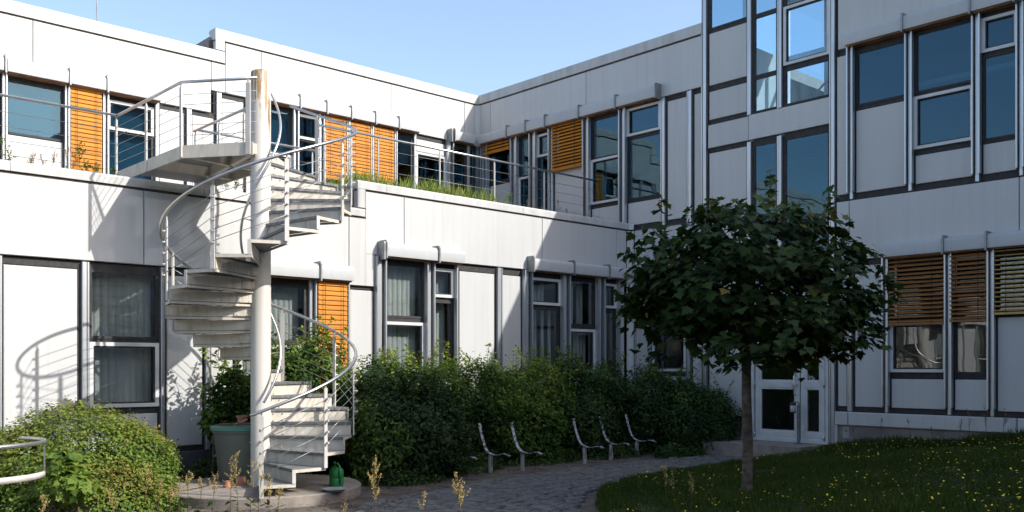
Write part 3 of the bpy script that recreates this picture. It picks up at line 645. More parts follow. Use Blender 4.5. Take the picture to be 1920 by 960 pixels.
# door set
dl, dr = R(1408), R(1553)
fR.ring('door_frame', 'frame', TW, dl, dr, -.10, .0, -1.405, .97, .06)
def leaf(p0, p1):
    a0, a1 = R(p1), R(p0)
    d = fR.ring('door', 'frame', TW, a0 + .006, a1 - .006, -.075, -.018, -1.385, .80, .085)
    fR.box('door_rail', 'frame', d, a0 + .091, a1 - .091, -.075, -.018, -.385, -.275, .004)
    fR.box('kick_rail', 'frame', d, a0 + .091, a1 - .091, -.075, -.018, -1.30, -1.22, .004)
    for z0, z1 in ((-1.22, -.385), (-.275, .715)):
        fR.ring('glazing_bead', 'frame', d, a0 + .091, a1 - .091, -.07, -.03, z0, z1, .035); fR.box('pane', 'glass', d, a0 + .12, a1 - .12, -.056, -.046, z0 + .03, z1 - .03)
    return d
d1 = leaf(1415, 1499); d2 = leaf(1500, 1546)
fR.box('transom', 'frame', TW, R(1546), R(1415), -.08, -.015, .80, .91)
q = R(1492)
mb = MB(); w = fR.w
mb.tube([w(q, -.018, -.52), w(q, .055, -.52), w(q + .0, .07, -.505), w(q, .07, -.17), w(q, .055, -.155), w(q, -.018, -.155)], .012, 8); mb.build('pull_handle', 'steel', d1, True)
MB().tube([w(R(1495), -.018, -.33), w(R(1495), .04, -.33), w(R(1488), .045, -.33)], .010, 8).build('lever_handle', 'steel', d1, True)
for p in (1415, 1545.5):
    for z in (-.33, -1.29): MB().tube([w(R(p), .012, z - .045), w(R(p), .012, z + .045)], .016, 8).build('hinge', 'alu', TW, True)
def lettering(txt, size, a, z):
    cu = bpy.data.curves.new('door_lettering', 'FONT'); cu.body = txt; cu.size = size; cu.extrude = .0006; cu.align_x = 'LEFT'; cu.resolution_u = 2
    t = bpy.data.objects.new('tmp', cu); COL.objects.link(t); bpy.context.view_layer.update()
    me = bpy.data.meshes.new_from_object(t.evaluated_get(bpy.context.evaluated_depsgraph_get())); bpy.data.objects.remove(t)
    me.materials.clear(); me.materials.append(M['text'])
    o = bpy.data.objects.new('door_lettering', me); o.rotation_euler = (math.pi / 2, 0, -math.pi / 2); link(o, d2, w(a, -.0435, z))
lettering('Treppe', .034, R(1513.5), -.185); lettering('T 24', .066, R(1513.5), -.238)
# tower interior and upper glazing on the far and left sides
xb = XR + 3.2
for z0_, z1_, mm in ((-1.4, 1.19, 'interior'), (1.192, TZ, 'interior_lit')): MB().box(XR + .16, xb, YT1 - .16, YT1 - .05, z0_, z1_).build('tower_wall', mm, TW)  # lower hall walls take the dark plaster: shade put into their colour
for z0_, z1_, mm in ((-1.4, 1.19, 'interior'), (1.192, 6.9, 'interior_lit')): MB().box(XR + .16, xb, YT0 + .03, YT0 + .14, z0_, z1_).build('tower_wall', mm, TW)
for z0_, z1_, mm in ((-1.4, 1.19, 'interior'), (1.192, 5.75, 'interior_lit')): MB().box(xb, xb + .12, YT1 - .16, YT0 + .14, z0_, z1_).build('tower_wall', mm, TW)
MB().box(XR + .16, xb, YT1 - .045, YT0 + .02, -1.5, -1.41).build('tower_floor', 'floor', TW)
MB().box(XR + 1.6, xb - .002, YT1 - .045, YT0 + .02, 4.62, 4.80).build('landing', 'concrete', TW); MB().box(XR + .2, xb - .002, YT1 - .045, YT0 + .02, 1.2, 1.36).build('landing', 'concrete', TW)
MB().box(XR - .02, xb + .2, YT1 - .2, YT0 + .18, TZ, TZ + .18).build('roof', 'coping', TW)
fB = Fac('R', xb + .06)
for yy in np.linspace(YT1 - .1, YT0 + .08, 4): MB().box(xb, xb + .1, yy - .05, yy + .05, 5.752, TZ - .002).build('mullion', 'alu', TW)
for zz in (6.95,): MB().box(xb + .01, xb + .08, YT1 - .1, YT0 + .08, zz - .05, zz + .05).build('transom', 'alu', TW)
MB().box(xb + .03, xb + .042, YT1 - .1, YT0 + .1, 5.76, TZ - .01).build('pane', 'glass_clear', TW)
for yy in (YT0 + .08,):
    for xx in (XR + .22, XR + 1.6): MB().box(xx - .05, xx + .05, yy - .045, yy + .045, 6.902, TZ - .002).build('mullion', 'alu', TW)
    MB().box(XR + .16, xb - .002, yy - .006, yy + .006, 6.905, TZ - .004).build('pane', 'glass_clear', TW)
mb = MB(); mb.tube([(XR + 1.65, YT1 + 1.2, 5.0), (XR + 1.62, YT1 + 1.25, 5.5), (XR + 1.62, YT1 + 1.1, 5.62), (XR + 1.62, YT1 + .1, 6.4)], .022, 8); mb.tube([(XR + 1.62, YT1 + .7, 4.8), (XR + 1.62, YT1 + .7, 5.9)], .014, 6); mb.tube([(XR + 1.62, YT1 + .3, 4.8), (XR + 1.62, YT1 + .3, 6.2)], .014, 6); mb.build('stair_rail', 'steel', TW, True)

# ------------------------------------------------------------------ unseen block added to throw shade over lawn and stair foot (stands to the right, outside the picture)
SW = thing('shadow_block', 'unseen tall pale block added to cast the shadow lying over the lawn', 'building', (20, -7, GZ))
SX0, SX1, SY, SZ = 11.9, 34.0, -2.0, 11.4
for x0, x1, zz in ((SX0, 12.7, 8.2), (12.7, 13.8, 9.6), (13.8, 15.3, 10.5), (15.3, SX1, SZ)):          # roofline stepped to shape the edge of the cast shadow
    MB().box(x0 + .002, x1 - .002, SY - 11, SY - .14, GZ - .1, zz).build('wall', 'white', SW)
    MB().box(x0 + .002, x1 - .002, SY - 11.05, SY - .10, zz + .002, zz + .20).build('roof', 'coping', SW)
for fl in range(3):
    for i in range(2):
        x = SX0 + .35 + i * 1.6; z0 = -1.0 + fl * 3.2
        wdw = MB().box(x, x + 1.35, SY - .138, SY - .09, z0, z0 + 1.9).build('window', 'dark', SW)
        MB().box(x + .06, x + 1.29, SY - .088, SY - .08, z0 + .06, z0 + 1.84).build('pane', 'glass', wdw)

NW = thing('office_wing', 'unseen low pale wing added across the courtyard to hold back low sky light', 'building', (-1, -11, GZ))  # unseen wing, added to cut low sky light and darken window reflections
MB().box(-14, SX0 - .06, -18, -10.14, GZ - .1, 6.4).build('wall', 'white', NW); MB().box(-14.05, SX0 - .07, -18.05, -10.05, 6.402, 6.6).build('roof', 'coping', NW)
for fl in range(2):
    for i in range(12):
        x = -13.2 + i * 2.05; z0 = -.9 + fl * 3.8
        wdw = MB().box(x, x + 1.5, -10.138, -10.09, z0, z0 + 1.9).build('window', 'dark', NW); MB().box(x + .06, x + 1.44, -10.088, -10.08, z0 + .06, z0 + 1.84).build('pane', 'glass', wdw)

# ------------------------------------------------------------------ door step, slab under the stair
def doorstep():
    mb = MB(); x0 = 14.72
    mb.box(x0, XR - .02, R(1548), R(1352), GZ - .05, -1.408)
    o = mb.build('doorstep', 'concrete'); struct(o)
doorstep()
CX, CY, CD = *P(489, 0, 12.1)[:2], 12.1
def sp(r, az, z):
    t = math.radians(az); e, n = r * math.cos(t), r * math.sin(t)
    return (CX + e * SU + n * CU, CY - e * CU + n * SU, z)
SLAB = -1.545
mb = MB(); mb.lathe([(1.27, GZ - .03), (1.27, SLAB - .015), (1.255, SLAB)], (*sp(.12, 92, 0)[:2], 0), 72); struct(mb.build('stair_slab', 'concrete', None, 40))

# ================================================================== SPIRAL STAIRCASE
ST = thing('spiral_staircase', 'cream steel spiral staircase around a stained white column with bridge to the terrace', 'staircase', (CX, CY, SLAB))
DA = 20.9; AZ = lambda k: 195.1 + (k - 14) * DA
PT = 2.87; Z1 = -1.40; HR = (PT - Z1) / 25; ZK = lambda k: Z1 + (k - 1) * HR
mb = MB(); mb.lathe([(.128, SLAB - .0), (.128, 3.80), (.122, 3.825), (.10, 3.84)], (CX, CY, 0), 48); mb.build('column', 'column', ST, 40)
RO = 1.16
for k in range(1, 26):
    a0, a1, z = AZ(k), AZ(k + 1) + 1.2, ZK(k)
    pts = [sp(.12, a0, 0), sp(RO, a0, 0), sp(RO, a1, 0), sp(.12, a1, 0)]
    t = MB().prism([p[:2] for p in pts], z - .006, z).build('tread', 'grating', ST)
    d = Vector(sp(1, a0, 0)) - Vector(sp(0, a0, 0)); side = Vector((0, 0, 1))
    nrm = Vector((-d.y, d.x, 0))
    b = MB()                                                    # nosing: channel-shaped lip all round the tread
    A, B = Vector(sp(.125, a0, z - .017)), Vector(sp(RO, a0, z - .017))
    b.bar(A, B, .034, .022, (0, 0, 1)); b.build('nosing', 'galv', t)
    b = MB(); b.bar(Vector(sp(RO, a0 + .9, z - .022)), Vector(sp(RO, a1, z - .022)), .038, .008, (0, 0, 1)); b.bar(Vector(sp(.13, a1, z - .026)), Vector(sp(RO - .01, a1, z - .026)), .03, .008, (0, 0, 1)); b.build('tread_edge', 'riser', t)
    b = MB(); o = nrm * .016
    b.bar(Vector(sp(.125, a0, z - .105)) + o, Vector(sp(RO - .005, a0, z - .105)) + o, HR - .038, .007, (0, 0, 1)); rs = b.build('riser', 'riser', t)
    b = MB(); b.bar(Vector(sp(.125, a0, z - .105)) + o * 1.6, Vector(sp(.33, a0, z - .105)) + o * 1.6, HR - .05, .011, (0, 0, 1))
    for rr in (.17, .29):
        for zz in (z - .06, z - .15):
            c = Vector(sp(rr, a0, zz)); b.tube([c - nrm * .006, c + nrm * .038], .009, 6)
    b.build('bolt_plate', 'riser', t)
    if k % 2 == 0: MB().bar(Vector(sp(RO + .006, a0, z - HR * .98)), Vector(sp(RO + .006, a0, z + .0)), .045, .006, nrm).build('end_plate', 'postpaint', t)
# outer posts, handrails, cables
RR = 1.22; RAIL = .86
def railz(az): return ZK(14 + (az - 195.1) / DA) + RAIL
posts = [(AZ(k) + (0 if k > 1 else 2), k) for k in range(1, 27, 2)]
PTOP = []
for az, k in posts:
    z = ZK(k); c = Vector(sp(RR - .03, az, 0)); tdir = (Vector(sp(RR, az + 1, 0)) - Vector(sp(RR, az - 1, 0))).normalized()
    lo = z - HR * 1.05 if k > 1 else SLAB; hi = railz(az) - .02
    mb = MB(); mb.bar((c.x, c.y, lo), (c.x, c.y, hi - .04), .052, .016, tdir)
    rad = (Vector(sp(1, az, 0)) - Vector(sp(0, az, 0)))
    mb.bar((c.x, c.y, hi - .04), (c.x, c.y, hi + .01), .016, .012, tdir)
    p = mb.build('post', 'postpaint', ST)
    for i in range(5):
        zz = z + .13 + i * .135; q = c + rad * .055
        MB().tube([(c.x, c.y, zz), (q.x, q.y, zz)], [.010, .014], 6).build('cable_holder', 'postpaint', p)
for i in range(len(posts) - 1):
    (a0, k0), (a1, k1) = posts[i], posts[i + 1]
    for j in range(5):
        pts = [sp(RR + .022, a0 + (a1 - a0) * t, (ZK(k0) + (ZK(k1) - ZK(k0)) * t) + .13 + j * .135) for t in (0, .5, 1)]
        pts[1] = tuple((pts[0][q] + pts[2][q]) / 2 for q in range(3))
        MB().tube(pts, .0042, 5).build('cable', 'cable', ST, True)
az0, az1 = AZ(1) + 2, AZ(26)
hp = [sp(RR, a, railz(a)) for a in np.linspace(az0 - 6, az1, 150)]
MB().tube(hp, .0205, 10).build('handrail', 'steel', ST, True)
ip = [sp(.25, a, railz(a)) for a in np.linspace(az0 + 8, az1 + 10, 160)]
MB().tube(ip, .0165, 8).build('inner_handrail', 'steel', ST, True)
mb = MB()
for k in (5, 10, 15, 20, 25):
    a = AZ(k) + 10; mb.tube([sp(.12, a, railz(a) - .05), sp(.25, a, railz(a) - .03), sp(.25, a, railz(a))], .008, 6)
mb.build('rail_bracket', 'steel', ST, True)
# landing and bridge to the terrace
P0, P1_, P2_ = (5.62, 10.96), (5.04, 11.77), (5.02, 14.0)
E2, E1 = (6.2, 14.0), (6.2, 12.25)
ro = sp(RO, AZ(26), 0)[:2]; ri = sp(.12, AZ(26), 0)[:2]
deck = MB().prism([P0, P1_, P2_, E2, E1, ro, ri], PT - .006, PT).build('bridge_deck', 'grating', ST)
def beam(p, q, z=PT - .085, h=.165, t=.02, name='edge_beam'):
    MB().bar((*p, z), (*q, z), h, t, (0, 0, 1)).build(name, 'riser', deck)
beam(P0, P1_); beam(P1_, P2_); beam(E1, E2); beam(ro, E1)
beam(ri, ro, PT - .075, .14)
for p, q in (((5.05, 11.79), (6.15, 11.95)), ((5.03, 12.75), (6.19, 12.75)), ((5.65, 10.98), (5.9, 12.9))): beam(p, q, PT - .08, .13, .06, 'cross_beam')
def railing(par, pts, base, h=.80, posts=None, n=5, post_w=.055, foot=.0, rail=True, top=None):
    """pts: corner points (x,y); a post at each given parameter, rail tube on top, wires between"""
    if rail: MB().tube([(x, y, base + h) for x, y in pts], .021, 8).build('handrail', 'steel', par, True)
    for x, y, dx, dy in posts:
        mb = MB(); mb.bar((x, y, base + foot), (x, y, base + h - .06), post_w, .018, (dx, dy, 0)); mb.bar((x, y, base + h - .06), (x, y, base + h - .01), .02, .012, (dx, dy, 0)); mb.build('post', 'postpaint', par)
    for i in range(n):
        z = base + .12 + i * (h - .15) / n
        MB().tube([(x, y, z) for x, y in pts], .0042, 5).build('cable', 'cable', par, True)
dv = lambda p, q: ((q[0] - p[0]) / math.dist(p, q), (q[1] - p[1]) / math.dist(p, q))
u01 = dv(P0, P1_)
pw = []
railing(ST, [(P0[0] + .03, P0[1] - .04), (P1_[0] - .02, P1_[1] - .02), (P2_[0] - .02, P2_[1])], PT, .81,
        [(P0[0] - .05, P0[1] + .04, *u01), (P1_[0] - .022, P1_[1] - .01, 0, 1), (P1_[0] - .028, 12.9, 0, 1), (P2_[0] - .025, P2_[1] - .02, 0, 1)], 5, .06, -.16)
railing(ST, [(6.21, 12.1), (6.21, 14.06)], PT, .81, [(6.215, 12.4, 0, 1), (6.215, 13.2, 0, 1), (6.215, 14.02, 0, 1)], 5, .05, -.16)
# ------------------------------------------------------------------ terrace railings
YRL = 13.95
def terr(label, x0, x1, base, posts_x, h):
    t = thing('terrace_railing', label, 'railing', ((x0 + x1) / 2, YRL, base), 'steel cable railings along the roof terrace')
    railing(t, [(x0, YRL), (x1, YRL)], base, h, [(x, YRL + .01, .35, .94) for x in posts_x], 5, .05)
    return t
terr('steel cable railing on the terrace above the wall panel with the curved railing shadow', X0, 5.0, 2.565, [-10, -8, -6, -4, -2, 0, 1.6, 3.1], 1.115)
terr('short steel cable railing between the bridge and the higher terrace', 6.22, 8.3, 2.565, [6.3, 8.25], 1.115)
terr('steel cable railing along the grassy terrace ending at the shaded wing', 8.35, XR - .1, 3.035, [8.5, 9.6, 11.0, 12.39, 13.79, 15.12], 1.10)
# ------------------------------------------------------------------ lightning rod
q = P(144.5, 30, 18.5); t = MB().tube([(q[0], Y2 + .12, 6.5), (q[0], Y2 + .12, 9.0)], .011, 6).build('lightning_rod', 'frame', None, True)
tag(t, 'thin metal lightning rod standing on the sunlit roof edge', 'rod')
#PLANTS
# ================================================================== GROUND COVER: path of setts, lawn
def inpoly(pts, poly):
    x, y = pts[:, 0], pts[:, 1]; r = np.zeros(len(pts), bool); n = len(poly)
    for i in range(n):
        x0, y0 = poly[i]; x1, y1 = poly[(i + 1) % n]
        c = ((y0 > y) != (y1 > y)) & (x < (x1 - x0) * (y - y0) / (y1 - y0 + 1e-12) + x0); r ^= c
    return r
def edist(pts, line):
    d = np.full(len(pts), 1e9)
    for (x0, y0), (x1, y1) in zip(line[:-1], line[1:]):
        v = np.array([x1 - x0, y1 - y0]); L2 = v @ v; t = np.clip(((pts - (x0, y0)) @ v) / L2, 0, 1)
        d = np.minimum(d, np.hypot(*(pts - (np.array([x0, y0]) + t[:, None] * v)).T))
    return d
LEDGE = [G(x, y)[:2] for x, y in ((1562, 846), (1500, 857), (1420, 867), (1330, 876), (1240, 887), (1165, 903), (1125, 922), (1116, 945), (1135, 985), (1200, 1060), (1340, 1250))]
LPOLY = LEDGE + [(6.5, -1.9), (XR - .002, -1.9), (XR - .002, LEDGE[0][1])]
def lawnz(p):
    p = np.atleast_2d(p); d = edist(p, LEDGE); t = np.clip(d / 6.5, 0, 1)
    r = .60 * t * t * (3 - 2 * t) + .05 * np.clip(d / .3, 0, 1)
    r += .24 * np.exp(-(XR - p[:, 0]) / 1.2) * np.clip((9.3 - p[:, 1]) / 1.2, 0, 1) * np.clip(d / .8, 0, 1) * (1 - t)
    return GZ - .004 + r + .02 * np.sin(p[:, 0] * 2.1 + p[:, 1]) * np.clip(d, 0, 1)
def lawn():
    st = .16; xs = np.arange(5, XR + .1, st); ys = np.arange(-1.9, 10.2, st)
    xs[-1] = XR; gx, gy = np.meshgrid(xs, ys); pts = np.stack([gx.ravel(), gy.ravel()], 1)
    ins = inpoly(pts, LPOLY) | (edist(pts, LEDGE) < .10); z = np.where(inpoly(pts, LPOLY), lawnz(pts), GZ - .03)
    nx = len(xs); fs = []
    for j in range(len(ys) - 1):
        for i in range(nx - 1):
            q = (j * nx + i, j * nx + i + 1, (j + 1) * nx + i + 1, (j + 1) * nx + i)
            if any(ins[k] for k in q): fs.append(q)
    used = sorted({k for q in fs for k in q}); mp = {k: n for n, k in enumerate(used)}
    o = obj('lawn', [(pts[k][0], pts[k][1], z[k]) for k in used], [tuple(mp[k] for k in q) for q in fs], 'lawn', None, True); struct(o)
lawn()
# path
PLEFT = [G(x, y)[:2] for x, y in ((600, 1010), (668, 962), (690, 942), (770, 930), (850, 915), (930, 900), (1010, 888), (1100, 876), (1200, 866), (1300, 856), (1372, 849))]
PRIGHT = [G(x, y)[:2] for x, y in ((1470, 861), (1400, 872), (1310, 881), (1220, 892), (1145, 909), (1098, 926), (1082, 950), (1092, 1000))]
PPOLY = PLEFT + PRIGHT
pth = MB(); pth.add([(x, y, GZ - .008) for x, y in PPOLY], [tuple(range(len(PPOLY)))[::-1]])
path = pth.build('path', 'ground'); struct(path)
def setts():
    ang = math.radians(14); ca, sa = math.cos(ang), math.sin(ang); st = .108; cand = []
    for i in range(-20, 140):
        for j in range(-60, 60):
            u = i * st + (.5 * st if j % 2 else 0) + rng.normal(0, .006); v = j * st * .98 + .35 * math.sin(i * st * .45) + rng.normal(0, .006)
            cand.append((6.0 + u * ca - v * sa, 9.0 + u * sa + v * ca))
    c = np.array(cand); c = c[inpoly(c, PPOLY)]; c = c[np.argsort(c[:, 0] ** 2 + c[:, 1] ** 2)]
    d = np.abs(c[:, 0] * SU - c[:, 1] * CU) / (c[:, 0] * CU + c[:, 1] * SU)
    fw = c[:, 0] * CU + c[:, 1] * SU
    vis = fw > 10.65
    c = np.concatenate([c[vis], c[~vis]])
    mes = []
    for v in range(6):
        w, h = .048 + rng.normal(0, .003), .048 + rng.normal(0, .003); b = .010; zz = .022 + rng.normal(0, .003); j = lambda: rng.normal(0, .004)
        bot = [(-w + j(), -h + j()), (w + j(), -h + j()), (w + j(), h + j()), (-w + j(), h + j())]
        vs = [(x, y, -.03) for x, y in bot] + [(x, y, zz - .010) for x, y in bot] + [(x * .76, y * .76, zz + rng.normal(0, .002)) for x, y in bot]
        fs = [(k + o, (k + 1) % 4 + o, (k + 1) % 4 + 4 + o, k + 4 + o) for o in (0, 4) for k in range(4)] + [(8, 9, 10, 11)]
        me = bpy.data.meshes.new('sett'); me.from_pydata(vs, [], fs); me.materials.append(M['cobble']); mes.append((me, np.array(vs), fs))
    rest = MB()
    for n, (x, y) in enumerate(c):
        k = int(rng.integers(6)); r = ang + rng.normal(0, .09); z = GZ + rng.normal(0, .004)
        if n < 300: inst('sett', mes[k][0], (x, y, z), path, (rng.normal(0, .03), rng.normal(0, .03), r))
        else:
            v = mes[k][1]; cr, sr = math.cos(r), math.sin(r)
            rest.add(np.stack([x + v[:, 0] * cr - v[:, 1] * sr, y + v[:, 0] * sr + v[:, 1] * cr, z + v[:, 2]], 1), mes[k][2])
    stuff(rest.build('sett_field', 'cobble', path))
setts()

# ================================================================== LEAVES
T_LEAF = (np.array([(0, 0, 0), (.24, .35, .07), (.15, .75, .05), (0, 1, -.05), (-.15, .75, .05), (-.24, .35, .07), (0, .45, 0)]),
          [(0, 1, 6), (1, 2, 6), (2, 3, 6), (3, 4, 6), (4, 5, 6), (5, 0, 6)])
T_SMALL = (np.array([(0, 0, 0), (.3, .5, .08), (0, 1, 0), (-.3, .5, .08)]), [(0, 1, 2), (0, 2, 3)])
_h = [(.0, .0), (.16, .05), (.43, -.06), (.37, .12), (.50, .22), (.66, .46), (.44, .44), (.30, .50), (.33, .68), (.19, .70), (.0, 1.05)]
_ol = _h + [(-x, y) for x, y in _h[-2:0:-1]]
T_MAPLE = (np.array([(x, y, .10 * abs(x) - .10 * max(0, y - .5)) for x, y in _ol] + [(0, .33, .02)]), [(i, (i + 1) % len(_ol), len(_ol)) for i in range(len(_ol))])
T_BLADE = (np.array([(-.06, 0, 0), (.06, 0, 0), (.035, .55, .02), (0, 1, .10), (-.035, .55, .02)]), [(0, 1, 2, 4), (4, 2, 3)])
def unit(v): return v / (np.linalg.norm(v, axis=1, keepdims=True) + 1e-9)
def leafmesh(name, pos, nrm, tip, size, tmpl, m, parent, tint=None, kind=True):
    tv, tf = tmpl; n = len(pos); k = len(tv)
    T = unit(tip - nrm * np.sum(tip * nrm, 1, keepdims=True)); B = np.cross(T, nrm)
    S = np.asarray(size).reshape(-1, 1, 1) if np.ndim(size) else size
    V = pos[:, None, :] + S * (tv[None, :, 0:1] * B[:, None] + tv[None, :, 1:2] * T[:, None] + tv[None, :, 2:3] * nrm[:, None])
    V = V.reshape(-1, 3); c = np.array([V[:, 0].mean(), V[:, 1].mean(), V[:, 2].min()]); V = V - c
    me = bpy.data.meshes.new(name); me.vertices.add(len(V)); me.vertices.foreach_set('co', V.ravel().astype(np.float32))
    loops = np.concatenate([np.array(f) for f in tf]); ln_ = np.array([len(f) for f in tf])
    al = (loops[None] + (np.arange(n) * k)[:, None]).ravel(); tot = np.tile(ln_, n); start = np.concatenate([[0], np.cumsum(tot)[:-1]])
    me.loops.add(len(al)); me.loops.foreach_set('vertex_index', al.astype(np.int32))
    me.polygons.add(len(tot)); me.polygons.foreach_set('loop_start', start.astype(np.int32)); me.polygons.foreach_set('loop_total', tot.astype(np.int32))
    me.polygons.foreach_set('use_smooth', np.ones(len(tot), bool))
    me.update(calc_edges=True)
    at = me.attributes.new('tint', 'FLOAT', 'POINT'); tt = rng.beta(2, 2.6, n) if tint is None else tint; at.data.foreach_set('value', np.repeat(tt, k).astype(np.float32))
    me.materials.append(M[m]); o = bpy.data.objects.new(name, me); link(o, parent, c)
    if kind: stuff(o)
    return o
def lump(d, s):
    return (np.sin(d[:, 0] * 3.1 + s) * np.sin(d[:, 1] * 3.7 + 2 * s) + .7 * np.sin(d[:, 2] * 5.3 + 1.3 * s + d[:, 0] * 2) + .5 * np.sin(d[:, 0] * 9.1 - d[:, 1] * 7.7 + s) * np.sin(d[:, 2] * 8.3))
def shell(blobs, n, seed, depth=.13, rough=.10, zmin=GZ + .02):
    """points through the outer layer of a union of uneven ellipsoids, with their outward directions"""
    P_, D_ = [], []
    area = np.array([(b[1][0] * b[1][1] + b[1][0] * b[1][2] + b[1][1] * b[1][2]) for b in blobs]); area /= area.sum()
    for bi, ((c, r), w) in enumerate(zip(blobs, area)):
        k = int(n * w * 1.6); d = unit(rng.normal(size=(k, 3)))
        f = (1 + rough * lump(d * 1.2, seed + bi * 1.7)) * (1 - np.abs(rng.normal(0, depth, k)) + .05 * rng.normal(size=k))
        p = np.array(c) + d * f[:, None] * np.array(r); o = unit(d / np.array(r))
        ok = p[:, 2] > zmin
        for bj, (c2, r2) in enumerate(blobs):
            if bj != bi: ok &= np.sum(((p - np.array(c2)) / np.array(r2)) ** 2, 1) > .55
        P_.append(p[ok]); D_.append(o[ok])
    return np.concatenate(P_), np.concatenate(D_)
def orient(o, up=.5, rnd=.7, droop=.3):
    n = len(o); nr = unit(o * .6 + np.array([0, 0, up]) + rng.normal(0, rnd * .5, (n, 3)))
    tip = unit(o * .6 + np.array([0, 0, -droop]) + rng.normal(0, .7, (n, 3)))
    return nr, tip
def bush(name, label, blobs, n, size, m, tmpl=T_LEAF, group=None, seed=1., depth=.19, rough=.15, shoots=0, tint=None, zmin=GZ + .02, up=.5, stems=7, cat='shrub', core=.0):
    c0 = np.mean([b[0] for b in blobs], 0)
    t = thing(name, label, cat, (c0[0], c0[1], GZ), group)
    p, o = shell(blobs, n, seed, depth, rough, zmin)
    nr, tip = orient(o, up)
    leafmesh('foliage', p, nr, tip, size * rng.uniform(.65, 1.25, len(p)), tmpl, m, t, None if tint is None else np.clip(tint(p, o) + rng.normal(0, .16, len(p)), 0, 1))
    for i in range(stems):
        b = blobs[i % len(blobs)]; q = rng.normal(0, .35, 3); e = (b[0][0] + q[0] * b[1][0], b[0][1] + q[1] * b[1][1], b[0][2] + b[1][2] * .55)
        s = (b[0][0] + q[1] * .15, b[0][1] + q[2] * .15, GZ - .02)
        mid = ((s[0] * .6 + e[0] * .4), (s[1] * .6 + e[1] * .4), s[2] * .45 + e[2] * .55)
        MB().tube([s, mid, e], [.016, .012, .005], 5).build('stem', 'twig', t, True)
    for i in range(shoots):
        b = blobs[int(rng.integers(len(blobs)))]; x = b[0][0] + rng.uniform(-.8, .8) * b[1][0]; y = b[0][1] + rng.uniform(-.6, .4) * b[1][1]
        z = b[0][2] + b[1][2] * .75; h = rng.uniform(.25, .6); dx, dy = rng.normal(0, .12, 2)
        pts = [(x, y, z), (x + dx * .5, y + dy * .5, z + h * .6), (x + dx * 1.4, y + dy * 1.4, z + h)]
        sh = MB().tube(pts, [.006, .004, .002], 4).build('shoot', 'twig', t, True)
        k = int(12 + h * 34); tt = rng.uniform(.1, 1, k); pp = np.array(pts[0]) + tt[:, None] * (np.array(pts[2]) - np.array(pts[0])) + rng.normal(0, .008, (k, 3))
        oo = unit(rng.normal(0, 1, (k, 3)) * [1, 1, .3] + [0, 0, .4]); nn, ti = orient(oo, .6, .6, .1)
        leafmesh('shoot_leaves', pp, nn, ti, size * rng.uniform(.7, 1.2, k), tmpl, m, sh, np.clip(rng.normal(.8, .12, k), 0, 1))
    return t
def PX(px, Y, z=None):
    r = (px - 960) / F; d = Y / (SU - CU * r); return (d * (CU + SU * r), Y)
HG = 'shrubs of the hedge in front of the ground-floor windows'
def at(px, Y, ztop, zbot=GZ): x, y = PX(px, Y); return x, y
def eb(px, Y, zt, rx, ry, zb=GZ - .25):
    x, y = PX(px, Y); h = (zt - zb) / 2; return ((x, y, zb + h), (rx, ry, h))
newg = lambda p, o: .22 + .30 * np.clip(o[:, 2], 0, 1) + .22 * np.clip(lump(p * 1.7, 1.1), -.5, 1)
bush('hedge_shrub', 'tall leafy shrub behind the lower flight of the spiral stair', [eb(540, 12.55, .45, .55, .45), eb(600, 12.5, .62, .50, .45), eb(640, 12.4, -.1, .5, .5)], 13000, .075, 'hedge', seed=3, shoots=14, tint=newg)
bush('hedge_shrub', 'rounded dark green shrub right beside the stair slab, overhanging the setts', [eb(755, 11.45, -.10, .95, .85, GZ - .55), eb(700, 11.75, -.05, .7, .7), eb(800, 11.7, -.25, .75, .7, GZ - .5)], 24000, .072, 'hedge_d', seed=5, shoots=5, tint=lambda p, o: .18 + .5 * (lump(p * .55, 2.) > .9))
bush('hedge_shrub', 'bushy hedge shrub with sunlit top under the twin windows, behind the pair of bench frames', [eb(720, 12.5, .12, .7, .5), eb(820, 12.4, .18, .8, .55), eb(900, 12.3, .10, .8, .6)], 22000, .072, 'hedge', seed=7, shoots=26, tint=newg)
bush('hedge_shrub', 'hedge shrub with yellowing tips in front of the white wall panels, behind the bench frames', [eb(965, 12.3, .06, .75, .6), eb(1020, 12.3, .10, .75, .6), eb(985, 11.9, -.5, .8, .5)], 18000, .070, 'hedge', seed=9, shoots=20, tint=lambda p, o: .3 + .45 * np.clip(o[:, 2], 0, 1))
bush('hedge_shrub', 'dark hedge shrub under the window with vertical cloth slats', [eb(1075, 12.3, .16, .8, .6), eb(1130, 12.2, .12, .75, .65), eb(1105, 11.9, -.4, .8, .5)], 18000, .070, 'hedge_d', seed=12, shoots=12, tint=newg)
bush('hedge_shrub', 'dark low shrub in the inner corner of the two wings', [eb(1200, 12.0, .0, .85, .7), eb(1245, 11.6, -.12, .85, .75)], 15000, .066, 'hedge_d', seed=15, shoots=9, tint=newg)
bush('hedge_shrub', 'rounded dark shrub beside the doorstep at the end of the hedge', [eb(1300, 11.0, -.30, .75, .75), eb(1335, 10.75, -.45, .45, .55)], 12000, .062, 'hedge_d', seed=17, shoots=3, tint=newg)
bush('climbing_shrub', 'broad-leaved green shrub rising behind the water butt beside the column', [((*PX(432, 12.5), -.42), (.30, .28, .42)), ((*PX(455, 12.35), -.55), (.34, .32, .52)), ((*PX(405, 12.45), -.72), (.20, .22, .26))], 2300, .088, 'hedge', seed=21, shoots=6, zmin=-1.15, depth=.3, stems=5, tint=newg)
